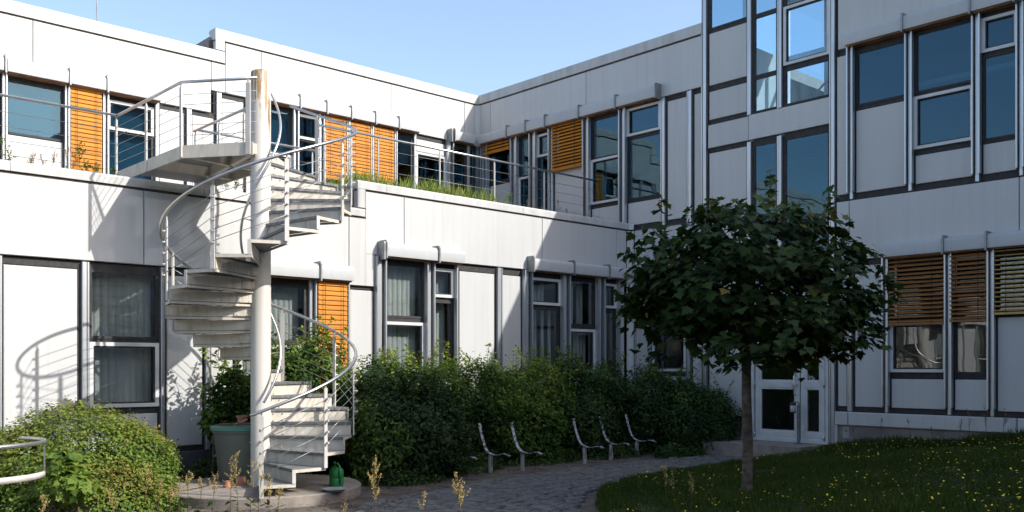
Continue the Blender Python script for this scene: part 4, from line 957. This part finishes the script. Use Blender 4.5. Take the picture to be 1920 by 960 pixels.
bush('cotoneaster_shrub', 'broad low sunlit shrub with tiny yellowish leaves below the white window', [(P(130, 0, 11.0)[:2] + (-1.30,), (1.05, .9, .82)), (P(240, 0, 11.5)[:2] + (-1.35,), (.62, .6, .66)), (P(30, 0, 10.9)[:2] + (-1.45,), (.95, .8, .80)), (P(180, 0, 10.4)[:2] + (-1.6,), (.9, .6, .5))], 52000, .046, 'coton', T_SMALL, seed=25, rough=.09, depth=.10, stems=6, tint=lambda p, o: .22 + .5 * np.clip(o[:, 2] * .8 + .25 * lump(p * 1.1, 1.), 0, 1))
bush('seedling_shrub', 'bright yellow-green young maple seedling in front of the low shrub', [(P(122, 868, 9.75), (.20, .2, .15)), (P(135, 912, 9.6), (.24, .22, .16)), (P(100, 918, 9.7), (.16, .16, .14))], 620, .085, 'bright', T_MAPLE, seed=28, depth=.4, zmin=-1.6, stems=3)
bush('ivy_patch', 'dark ivy trailing along the foot of the base wall behind the slab', [(PX(330, 12.6) + (GZ,), (.6, .25, .22)), (PX(390, 12.7) + (GZ,), (.4, .25, .38))], 1500, .07, 'hedge_d', seed=30, zmin=GZ, stems=2, cat='ivy')
for i, (px, Y, rx) in enumerate(((760, 11.0, .7), (880, 11.55, .8), (1020, 11.65, .9), (1150, 11.55, .8), (1270, 10.7, .6))):
    bush('ground_cover', ['trailing ground cover at the foot of the dark overhanging shrub', 'trailing ground cover around the posts of the paired bench frames', 'trailing ground cover between the two groups of bench frames', 'trailing ground cover around the posts of the three bench frames', 'trailing ground cover at the foot of the last shrub by the doorstep'][i], [(PX(px, Y) + (GZ - .06,), (rx, .42, .30))], 3000, .055, 'hedge_d', seed=33 + i, zmin=GZ, stems=1, cat='ivy')

# ------------------------------------------------------------------ maple tree
def maple():
    bx, by, _ = P(1400, 0, 10.95); bz = float(lawnz(np.array([[bx, by]]))[0]) - .03
    t = thing('maple_tree', 'young round-crowned maple tree with dark leaves standing on the lawn', 'tree', (bx, by, bz))
    hz = .35
    pts = [(bx, by, bz), (bx + .004, by, bz + .06), (bx + .01, by - .01, bz + .6), (bx - .005, by, bz + 1.2), (bx + .01, by + .01, hz)]
    MB().tube(pts, [.085, .066, .060, .056, .050], 14).build('trunk', 'bark', t, True)
    ev = np.array([SU, -CU, 0]); fv = np.array([CU, SU, 0])
    W = lambda e, f, z: np.array([bx, by, 0]) + ev * e + fv * f + np.array([0, 0, z])
    lob = [(W(.10, 0, 1.00), 1.22, .82), (W(-.62, -.1, 1.00), .72, .62), (W(.85, .0, .95), .75, .62), (W(-.1, -.2, 1.42), .80, .48), (W(.5, .1, 1.38), .72, .44), (W(-.78, .1, .54), .66, .44), (W(.98, .1, .54), .60, .44), (W(.2, -.3, .46), 1.05, .44), (W(-.98, 0, 1.25), .36, .42), (W(-1.15, 0, .85), .36, .30), (W(.1, .4, .8), 1.1, .6)]
    br = []
    for i in range(34):
        c, r, h = lob[i % len(lob)]; d = unit(rng.normal(size=(1, 3)))[0] * [r, r, h] * .75; e = c + d
        s = np.array(pts[-1]) + np.array([0, 0, rng.uniform(-.25, .1)]); m = s * .5 + e * .5 + np.array([0, 0, .10]) + rng.normal(0, .05, 3)
        MB().tube([s, m, e], [.022, .012, .004], 6).build('limb', 'bark', t, True); br.append((s, m, e))
    top = [(W(.245, -.1, 1.85), W(.25, -.1, 2.30)), (W(.92, -.1, 1.65), W(.95, -.1, 2.12)), (W(-.99, 0, 1.5), W(-1.0, 0, 2.02)), (W(-.35, 0, 1.65), W(-.4, 0, 2.0)), (W(.6, 0, 1.7), W(.62, 0, 1.98)), (W(-1.25, 0, 1.2), W(-1.42, 0, 1.42)), (W(-1.3, 0, .8), W(-1.5, 0, .88)), (W(1.5, 0, 1.2), W(1.72, 0, 1.0)), (W(1.4, 0, .6), W(1.62, 0, .45))]
    for a, b in top: MB().tube([a, (a + b) / 2 + rng.normal(0, .02, 3), b], [.008, .006, .003], 5).build('twig', 'bark', t, True)
    # leaf pairs along twig clusters, leaves hang and overlap like shingles
    pos, out = [], []
    cents = []
    for c, r, h in lob:
        k = int(26 * r * r + 46 * r * h); d = unit(rng.normal(size=(k, 3))); rr = rng.uniform(.55, 1.02, k) ** .6
        p = c + d * rr[:, None] * [r, r, h]; cents.append(np.concatenate([p, d], 1))
    cents = np.concatenate(cents)
    n = len(cents); per = 19
    base = np.repeat(cents, per, 0); p = base[:, :3] + rng.normal(0, .095, (n * per, 3)) * [1, 1, .75]; o = base[:, 3:]
    for a, b in top:
        k = 15; tt = rng.uniform(.15, 1, k); q = a + tt[:, None] * (b - a) + rng.normal(0, .03, (k, 3)); p = np.concatenate([p, q]); o = np.concatenate([o, unit(rng.normal(size=(k, 3)) * [1, 1, .4])])
    hd = unit(o * [1, 1, 0] + rng.normal(0, .35, (len(o), 3)) * [1, 1, .2])
    nr = unit(np.array([0, 0, .75]) + hd * .55 + rng.normal(0, .25, (len(o), 3))); tip = unit(hd + np.array([0, 0, -.55]) + rng.normal(0, .3, (len(o), 3)))
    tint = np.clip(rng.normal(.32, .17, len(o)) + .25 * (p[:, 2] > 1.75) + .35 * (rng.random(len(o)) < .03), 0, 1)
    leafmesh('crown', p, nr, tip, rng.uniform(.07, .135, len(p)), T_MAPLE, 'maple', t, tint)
    return t
maple()

# ------------------------------------------------------------------ grass and flowers
def inframe(p, lo=-60, hi=2000, y1=1010):
    r = p[:, 0] * SU - p[:, 1] * CU; f = p[:, 0] * CU + p[:, 1] * SU; x = 960 + r / f * F; y = HY - p[:, 2] / f * F
    return (f > 1) & (x > lo) & (x < hi) & (y < y1)
def lawnpts(n):
    q = np.stack([rng.uniform(7, XR - .02, n), rng.uniform(1, 10, n)], 1); q = q[inpoly(q, LPOLY)]
    q = np.concatenate([q, lawnz(q)[:, None]], 1); return q[inframe(q)]
def grass():
    p = lawnpts(250000); bare = lump(p * 1.5, 7.) > 1.05; p = p[~bare | (rng.random(len(p)) < .35)]; n = len(p)
    tip = unit(np.array([0, 0, 1.]) + rng.normal(0, .42, (n, 3))); nr = unit(rng.normal(size=(n, 3)) * [1, 1, .3])
    pat = lump(p * .8, 4.); h = rng.uniform(.05, .11, n) * (1 + .35 * np.clip(pat, -.8, 1.2))
    h *= 1 + .9 * (XR - p[:, 0] < .5)
    stuff(tag(leafmesh('grass', p - [0, 0, .01], nr, tip, h, T_BLADE, 'grass', None, np.clip(rng.normal(.36, .2, n) + .10 * pat, 0, 1)), 'dark green lawn grass under the maple tree', 'grass'))
    # soft tussocks spilling over the edge
    fl = lawnpts(9500); w = lump(fl * .5, 1.4); fl = fl[rng.random(len(fl)) < np.clip(.03 + .30 * (w > .45) + .18 * (fl[:, 0] > 13.4) + .16 * (fl[:, 1] < 5.2), 0, 1)][:1500]; k = len(fl)
    hgt = rng.uniform(.07, .17, k); lean = rng.normal(0, .03, (k, 2)); V = []; Fc = []
    for i in range(k):
        x, y, z = fl[i]; X, Yy, Z = x + lean[i, 0], y + lean[i, 1], z + hgt[i]; r = rng.uniform(.007, .014); b = len(V); tx, ty = rng.normal(0, .3, 2)
        V += [(x - .0015, y, z), (x + .0015, y, z), (X + .0015, Yy, Z), (X - .0015, Yy, Z)]; Fc.append((b, b + 1, b + 2, b + 3))
        b = len(V); V.append((X, Yy, Z + .004)); m_ = 8
        for q in range(m_): a = 2 * math.pi * q / m_; rr = r * (1 if q % 2 == 0 else .8); cx, cy = rr * math.cos(a), rr * math.sin(a); V.append((X + cx, Yy + cy, Z + .006 + cx * tx + cy * ty))
        Fc += [(b, b + 1 + q, b + 1 + (q + 1) % m_) for q in range(m_)]
    fo = obj('lawn_flowers', V, Fc, 'flower'); fo.data.materials.append(M['stemgreen']); fo.data.polygons.foreach_set('material_index', [1 if len(q) == 4 else 0 for q in Fc])
    stuff(tag(fo, 'small yellow flowers scattered over the lawn', 'flowers'))
grass()
def litter():
    c = np.array(PLEFT); seg = rng.integers(0, len(c) - 1, 900); tt = rng.random((900, 1)); q = c[seg] * (1 - tt) + c[seg + 1] * tt + rng.normal(0, .28, (900, 2)) + [-.1, .15]
    q2 = np.stack([rng.uniform(3.2, 7.5, 500), rng.uniform(9.0, 10.2, 500)], 1); q = np.concatenate([q, q2]); n = len(q)
    p = np.concatenate([q, np.full((n, 1), GZ + .024)], 1); nr = unit(np.array([0, 0, 1.]) + rng.normal(0, .25, (n, 3))); tip = unit(rng.normal(size=(n, 3)) * [1, 1, .1])
    stuff(tag(leafmesh('leaf_litter', p, nr, tip, rng.uniform(.02, .05, n), T_LEAF, 'litter', None), 'fallen brown leaves scattered along the edge of the setts', 'leaves'))
litter()
def pansy():
    x, y, z = G(1398, 931, -1.55); t = thing('pansy', 'tiny violet flower at the foot of the maple trunk', 'flower', (x - .06, y - .06, z))
    b = np.array([x - .06, y - .06, z + .10]); ev = np.array([SU, -CU, 0]); vs = [b]
    MB().tube([(b[0], b[1], z - .12), tuple(b)], .002, 4).build('stem', 'hedge' if False else 'twig', t)
    for k in range(10): a = 2 * math.pi * k / 10; r = .026 * (1 if k % 2 else .75); vs.append(b + ev * r * math.cos(a) + np.array([0, 0, r * math.sin(a)]) - np.array([CU, SU, 0]) * .006)
    obj('petals', vs, [(0, 1 + k, 1 + (k + 1) % 10) for k in range(10)], 'violet', t)
pansy()

# ------------------------------------------------------------------ terrace vegetation
def strip(label, x0, x1, y0, y1, z, n, h, m, dens, cat='grass'):
    p = np.stack([rng.uniform(x0, x1, n), rng.uniform(y0, y1, n), np.full(n, z)], 1); p = p[rng.random(n) < dens(p)]; n = len(p)
    tip = unit(np.array([0, 0, 1.]) + rng.normal(0, .38, (n, 3))); nr = unit(rng.normal(size=(n, 3)) * [1, 1, .3])
    stuff(tag(leafmesh('roof_grass', p, nr, tip, h * rng.uniform(.5, 1.3, n), (T_BLADE[0] * [.55, 1, 1], T_BLADE[1]), m, None, np.clip(rng.normal(.45, .27, n), 0, 1)), label, cat))
strip('lush sunlit grass growing on the terrace edge in front of the orange blinds', 8.85, 12.1, 13.35, 14.7, 3.03, 11000, .36, 'roofgrass', lambda p: np.clip(.35 + .5 * lump(p * 1.3, 2.), .12, 1))
strip('thin grass on the shaded end of the terrace', 12.1, 15.4, 13.4, 15.0, 3.03, 2600, .22, 'roofgrass', lambda p: np.clip(.3 + .5 * lump(p * 1.5, 1.), 0, 1))
strip('sparse dry grass on the low terrace left of the bridge', 2.6, 4.9, 13.4, 14.4, 2.56, 900, .20, 'roofgrass', lambda p: np.clip(.25 + .5 * lump(p * 2, 3.), 0, 1))
strip('sparse dry grass on the low terrace behind the column', 6.3, 8.5, 13.4, 14.2, 2.56, 900, .22, 'roofgrass', lambda p: np.clip(.3 + .5 * lump(p * 2, 5.), 0, 1))
def weed(name, label, base, h, m, leafm, nb, spread, group, size=.014, lean=(0, 0), leaves=10):
    x, y, z = base; t = thing(name, label, 'weed', base, group); pos = []
    top = np.array([x + lean[0], y + lean[1], z + h]); b0 = np.array(base, float)
    MB().tube([b0, (b0 + top) / 2 + np.array([lean[0] * -.15, lean[1] * -.15, 0]), top], [.004, .003, .0015], 5).build('stem', m if m in ('twig',) else 'twig', t, True)
    for i in range(nb):
        q = rng.uniform(.42, .98); s = b0 + (top - b0) * q; d = unit(np.array([[rng.normal(0, 1), rng.normal(0, 1), 2.2]]))[0]; L_ = h * spread * (1.15 - q) * rng.uniform(.6, 1.2) + .03
        k = int(L_ / .0052); tt = rng.uniform(0.1, 1, k); pos.append(s + tt[:, None] * d * L_ + rng.normal(0, .006, (k, 3)))
        MB().tube([s, s + d * L_], [.0018, .001], 3).build('side_stem', 'twig', t, True)
    p = np.concatenate(pos); n = len(p); nr = unit(rng.normal(size=(n, 3))); tip = unit(rng.normal(size=(n, 3)) + [0, 0, .5])
    leafmesh('seed_heads', p, nr, tip, size * rng.uniform(.7, 1.4, n), T_SMALL, m, t)
    if leaves:
        k = leaves; tt = rng.uniform(.02, .4, k); p = b0 + tt[:, None] * (top - b0); o = unit(rng.normal(size=(k, 3)) * [1, 1, .2] + [0, 0, .5]); nr, tip = orient(o, .6, .5, -.2)
        leafmesh('leaves', p, nr, tip, (.05 if 'terrace' in name else .08) * rng.uniform(.6, 1.3, k), T_LEAF, leafm, t)
    return t
WG = 'dry seeding dock stalks in front of the stair slab'
for px, d, h, top in ((335, 10.55, .42, 0), (352, 10.7, .50, 0), (318, 10.5, .33, 0), (375, 10.5, .40, 0), (398, 10.45, .48, 0), (432, 10.45, .50, 0), (447, 10.4, .70, 0), (468, 10.4, .62, 0), (483, 10.35, .50, 0), (505, 10.3, .46, 0), (270, 10.3, .60, 0), (295, 10.35, .45, 0), (215, 9.6, .42, 0), (80, 9.3, .40, 0), (520, 10.35, .36, 0)):
    x, y, _ = P(px, 0, d); weed('dock_stalk', 'dry ochre dock stalk seeding in front of the stair slab and low shrub', (x, y, GZ - .01), h, 'straw', 'grass', 11, .42, WG, .013, tuple(rng.normal(0, .05, 2)), 6)
for px, d, h, lab in ((703, 9.6, .70, 'tall dry dock stalk standing on the setts in front of the dark overhanging shrub'), (868, 9.2, .60, 'leaning sunlit dock stalk in the setts in front of the paired bench frames'), (648, 9.8, .24, 'short yellow-green dock stalk beside the right edge of the stair slab'), (793, 9.4, .42, 'bare thin dock stalk between the two sunlit stalks on the setts')):
    x, y, _ = P(px, 0, d); weed('dock_stalk', lab, (x, y, GZ - .01), h, 'straw', 'bright', 17 if h > .5 else 5, .40, None, .016, (-.07 * SU, .07 * CU) if px == 868 else (.0, .0), 4)
for px, py, h, lab in ((1248, 945, .45, 'pale dry stalk on the lawn edge left of the maple trunk'), (1262, 940, .38, 'slender dry stalk on the lawn next to the pale stalk'), (1296, 958, .40, 'drooping ochre stalk on the lawn close to the maple trunk')):
    x, y, z = G(px, py, -1.6); weed('dock_stalk', lab, (x, y, z), h, 'straw', 'grass', 9, .3, None, .013, (0, 0), 3)
for px, h in ((1650, .32), (1707, .30), (1750, .18), (1797, .28), (1818, .40), (1850, .48), (1880, .40), (1604, .25)):
    x, y = XR - .18, AY(px, XR - .18); z = float(lawnz(np.array([[x, y]]))[0]); weed('wall_weed', 'thin dark weed growing against the white plinth rail', (x, y, z), h + .12, 'rumex', 'grass', 6, .4, 'weeds along the plinth', .012, tuple(rng.normal(0, .05, 2)), 2)
TG = 'weeds growing on the roof terrace'
for px, h, m in ((8, .42, 'hedge'), (20, .36, 'hedge'), (55, .30, 'rumex'), (62, .28, 'rumex'), (85, .26, 'rumex'), (97, .34, 'rumex'), (122, .40, 'rumex'), (133, .36, 'rumex'), (150, .52, 'hedge'), (163, .28, 'hedge'), (178, .26, 'hedge'), (208, .22, 'hedge'), (425, .30, 'hedge'), (440, .34, 'hedge'), (455, .38, 'rumex'), (1045, .38, 'rumex'), (1062, .26, 'rumex'), (990, .35, 'rumex'), (952, .36, 'hedge')):
    Yp = 13.42 + rng.uniform(0, .25); x = AX(px, Yp); z = 2.57 if x < 8.5 else 3.03
    weed('terrace_weed', 'wispy weed growing on the gravel of the roof terrace', (x, Yp, z), h, m, m if m == 'hedge' else 'hedge', 7, .5, TG, .015 if m == 'rumex' else .022, tuple(rng.normal(0, .04, 2)), 10 if m == 'hedge' else 5)

# ================================================================== SMALL THINGS
# water butt with lid
bc = P(458, 0, 12.68)[:2]
t = thing('water_butt', 'grey-green plastic barrel with teal lid standing behind the column', 'barrel', (*bc, SLAB))
MB().lathe([(.315, SLAB), (.325, SLAB + .02), (.405, SLAB + .66), (.425, SLAB + .665), (.425, SLAB + .70), (.41, SLAB + .705)], (*bc, 0), 48).build('body', 'bin', t, 35)
MB().lathe([(.435, SLAB + .69), (.445, SLAB + .70), (.445, SLAB + .735), (.43, SLAB + .75), (.40, SLAB + .757), (.20, SLAB + .772), (.05, SLAB + .775)], (*bc, 0), 48).build('lid', 'lid', t, 35)
LZ = SLAB + .775
for i, (dx, dy, r, l, lab) in enumerate(((-.10, -.22, .4, .34, 'short brown stick lying on the barrel lid, the flatter one'), (.13, -.2, -.5, .30, 'short brown stick lying across on the barrel lid near the column'))):
    c = np.array([bc[0] + SU * dx + CU * dy, bc[1] - CU * dx + SU * dy, LZ + .004]); v = np.array([SU * math.cos(r) + CU * math.sin(r), -CU * math.cos(r) + SU * math.sin(r), 0]) * l / 2
    tag(MB().tube([c - v, c + v * .2 + np.array([0, 0, .004]), c + v], [.013, .016, .011], 7).build('stick', 'wood', None, True), lab, 'stick')
pc = (bc[0] - SU * .0 + CU * -.08, bc[1] + CU * .0 - SU * .08, LZ)
tag(MB().lathe([(.045, 0), (.075, .085), (.085, .088), (.085, .115), (.074, .115), (.06, .02)], pc, 20).build('flower_pot', 'terracotta', None, 30), 'small terracotta pot standing on the barrel lid', 'pot')
q = G(427, 914, SLAB); tag(MB().lathe([(.055, 0), (.055, .03), (.046, .034), (.035, .085), (.02, .088)], q, 20).build('flower_pot', 'terracotta', None, 30), 'upturned terracotta pot on the slab beside the barrel', 'pot')
q = G(442, 910, SLAB); tag(MB().bar((q[0], q[1], SLAB + .045), (q[0] + .1, q[1] - .08, SLAB + .07), .11, .02, (0, 0, 1)).build('tile_shard', 'terracotta'), 'flat terracotta shard leaning at the foot of the column', 'shard')
# watering can
wc = G(631, 911, SLAB); t = thing('watering_can', 'green plastic watering can standing on the slab under the stair', 'watering can', wc)
ev = np.array([SU, -CU, 0]); fv = np.array([CU, SU, 0]); wc = np.array(wc); zv = np.array([0, 0, 1.])
MB().lathe([(.088, 0), (.092, .008), (.092, .10), (.088, .105), (.092, .11), (.092, .20), (.08, .225), (.05, .232)], tuple(wc), 28).build('body', 'green_plastic', t, 40)
MB().tube([wc + ev * .06 - fv * .075 + zv * .04, wc + ev * .07 - fv * .10 + zv * .14, wc + ev * .06 - fv * .09 + zv * .25, wc + ev * .02 - fv * .04 + zv * .295, wc - ev * .02 + zv * .29, wc - ev * .035 + fv * .03 + zv * .23], .014, 8).build('handle', 'green_plastic', t, True)
MB().tube([wc - ev * .03 + fv * .07 + zv * .06, wc - ev * .05 + fv * .13 + zv * .18, wc - ev * .055 + fv * .16 + zv * .30], [.022, .016, .013], 8).build('spout', 'green_plastic', t, True)
MB().lathe([(.03, .232), (.034, .25), (.028, .25), (.024, .236)], tuple(wc - ev * .03), 14).build('filler_neck', 'green_plastic', t, True)
q = G(627, 921, SLAB); tag(MB().lathe([(.115, .002), (.15, .03), (.158, .034), (.15, .036), (.112, .010)], q, 36).build('dish', 'dish', None, True), 'shallow grey dish on the slab in front of the watering can', 'dish')
# bench frames without their slats
def bench(px, py, label):
    x, y, z = G(px, py); t = thing('bench_frame', label, 'bench', (x, y, GZ), 'bench end frames without slats along the hedge')
    MB().lathe([(.038, -.05), (.038, .27)], (x, y, GZ), 10).build('post', 'benchpost', t, 30)
    prof = [(.27, .76), (.235, .64), (.20, .54), (.165, .45), (.12, .37), (.06, .315), (-.03, .283), (-.12, .277), (-.20, .287), (-.29, .306), (-.37, .308), (-.44, .285)]
    vs, fs = [], []; W_ = .026
    for i, (dy, dz) in enumerate(prof):
        a = prof[max(0, i - 1)]; b = prof[min(len(prof) - 1, i + 1)]; tx, tz = b[0] - a[0], b[1] - a[1]; l = math.hypot(tx, tz); nx, nz = -tz / l * .006, tx / l * .006
        vs += [(x - W_, y + dy + nx, GZ + dz + nz), (x + W_, y + dy + nx, GZ + dz + nz), (x + W_, y + dy - nx, GZ + dz - nz), (x - W_, y + dy - nx, GZ + dz - nz)]
    for i in range(len(prof) - 1): fs += [(i * 4 + k, i * 4 + (k + 1) % 4, (i + 1) * 4 + (k + 1) % 4, (i + 1) * 4 + k)[::-1] for k in range(4)]
    fs += [(0, 1, 2, 3), tuple(len(vs) - 4 + k for k in (3, 2, 1, 0))]
    obj('seat_strap', vs, fs, 'flake', t)
bench(919.5, 885, 'half overgrown flaking bench frame of the pair, nearer the dark overhanging shrub'); bench(980, 881, 'flaking white bench frame of the pair, the one further from the stair')
bench(1096, 868, 'flaking white bench frame in the group of three, nearest to the pair'); bench(1145.5, 861, 'flaking white bench frame, middle one of the three, its seat strap broken'); bench(1194, 854, 'flaking white bench frame in the group of three, nearest to the doorstep')
bench(858, 892, 'bench frame almost buried in the dark overhanging shrub')
# bollard light at the door
x, y, z = G(1507, 831, -1.405); x = min(x, XR - .2); t = thing('bollard_light', 'slim grey bollard light with hanging lantern beside the entrance door', 'lamp', (x, y, -1.405))
MB().lathe([(.085, 0), (.085, .012), (.035, .016)], (x, y, -1.407), 20).build('base_plate', 'galv', t, 30); MB().lathe([(.032, .012), (.032, .70), (.026, .71)], (x, y, -1.405), 16).build('pole', 'galv', t, 30)
ah = np.array([x, y, -1.405 + .76]); sd = np.array([0, 1., 0]) * .12
MB().tube([np.array([x, y, -1.405 + .70]), ah - zv * .005, ah + sd * .1, ah + sd], .011, 8).build('arm', 'galv', t, True)
lc = ah + sd; MB().lathe([(.055, -.10), (.058, -.095), (.058, -.08), (.05, -.08)], tuple(lc - zv * .10), 18).build('lantern_base', 'dark', t, 30); MB().lathe([(.05, -.18), (.05, -.07), (.05, -.06)], tuple(lc), 18).build('lantern_glass', 'lampglass', t, True); MB().lathe([(.058, -.06), (.058, -.03), (.02, .0)], tuple(lc), 18).build('lantern_cap', 'dark', t, 30)
# curved railing at the left edge of the picture
def curved():
    z1, z0 = -.745, -1.06; cx, cy = P(-70, 0, 9.05)[:2]; R_ = .72
    t = thing('curved_railing', 'low curved steel railing in front of the broad low shrub', 'railing', (cx, cy, GZ))
    ang = np.radians(np.linspace(-150, 75, 60))
    pp = lambda r, a, z: (cx + (SU * math.cos(a) + CU * math.sin(a)) * r, cy + (-CU * math.cos(a) + SU * math.sin(a)) * r, z)
    MB().tube([pp(R_, a, z1) for a in ang], .021, 10).build('handrail', 'steel', t, True)
    vs, fs = [], []; n = 0
    for a in np.radians(np.linspace(-150, 20, 50)):
        for r in (R_ - .004, R_ + .004):
            vs += [pp(r, a, z0 - .03), pp(r, a, z0 + .03)]
        n += 1
    for i in range(n - 1):
        k = i * 4; fs += [(k, k + 1, k + 5, k + 4), (k + 2, k + 6, k + 7, k + 3), (k + 1, k + 3, k + 7, k + 5), (k, k + 4, k + 6, k + 2)]
    obj('flat_band', vs, fs, 'postpaint', t, True)
    for a in (-2.2, .30):
        c = Vector(pp(R_, a, 0)); d = Vector(pp(R_, a + .1, 0)) - c; MB().bar((c.x, c.y, z0 + .02), (c.x, c.y, z1 - .01), .045, .012, d).build('post', 'galv', t)
curved()
# dark conduit on the wall beside the stair
cx_ = L(309); t = thing('wall_conduit', 'thin black cable conduit running down the wall beside the white window', 'cable', (cx_, Y1 - .03, -1.2))
MB().tube([(cx_, Y1 - .035, 1.40), (cx_, Y1 - .035, -1.2)], .011, 6).build('pipe', 'dark', t, True); MB().tube([(cx_, Y1 - .05, .95), (cx_ + .04, Y1 - .07, .88), (cx_ + .03, Y1 - .07, .78), (cx_, Y1 - .05, .72)], .007, 5).build('cable_loop', 'dark', t, True)
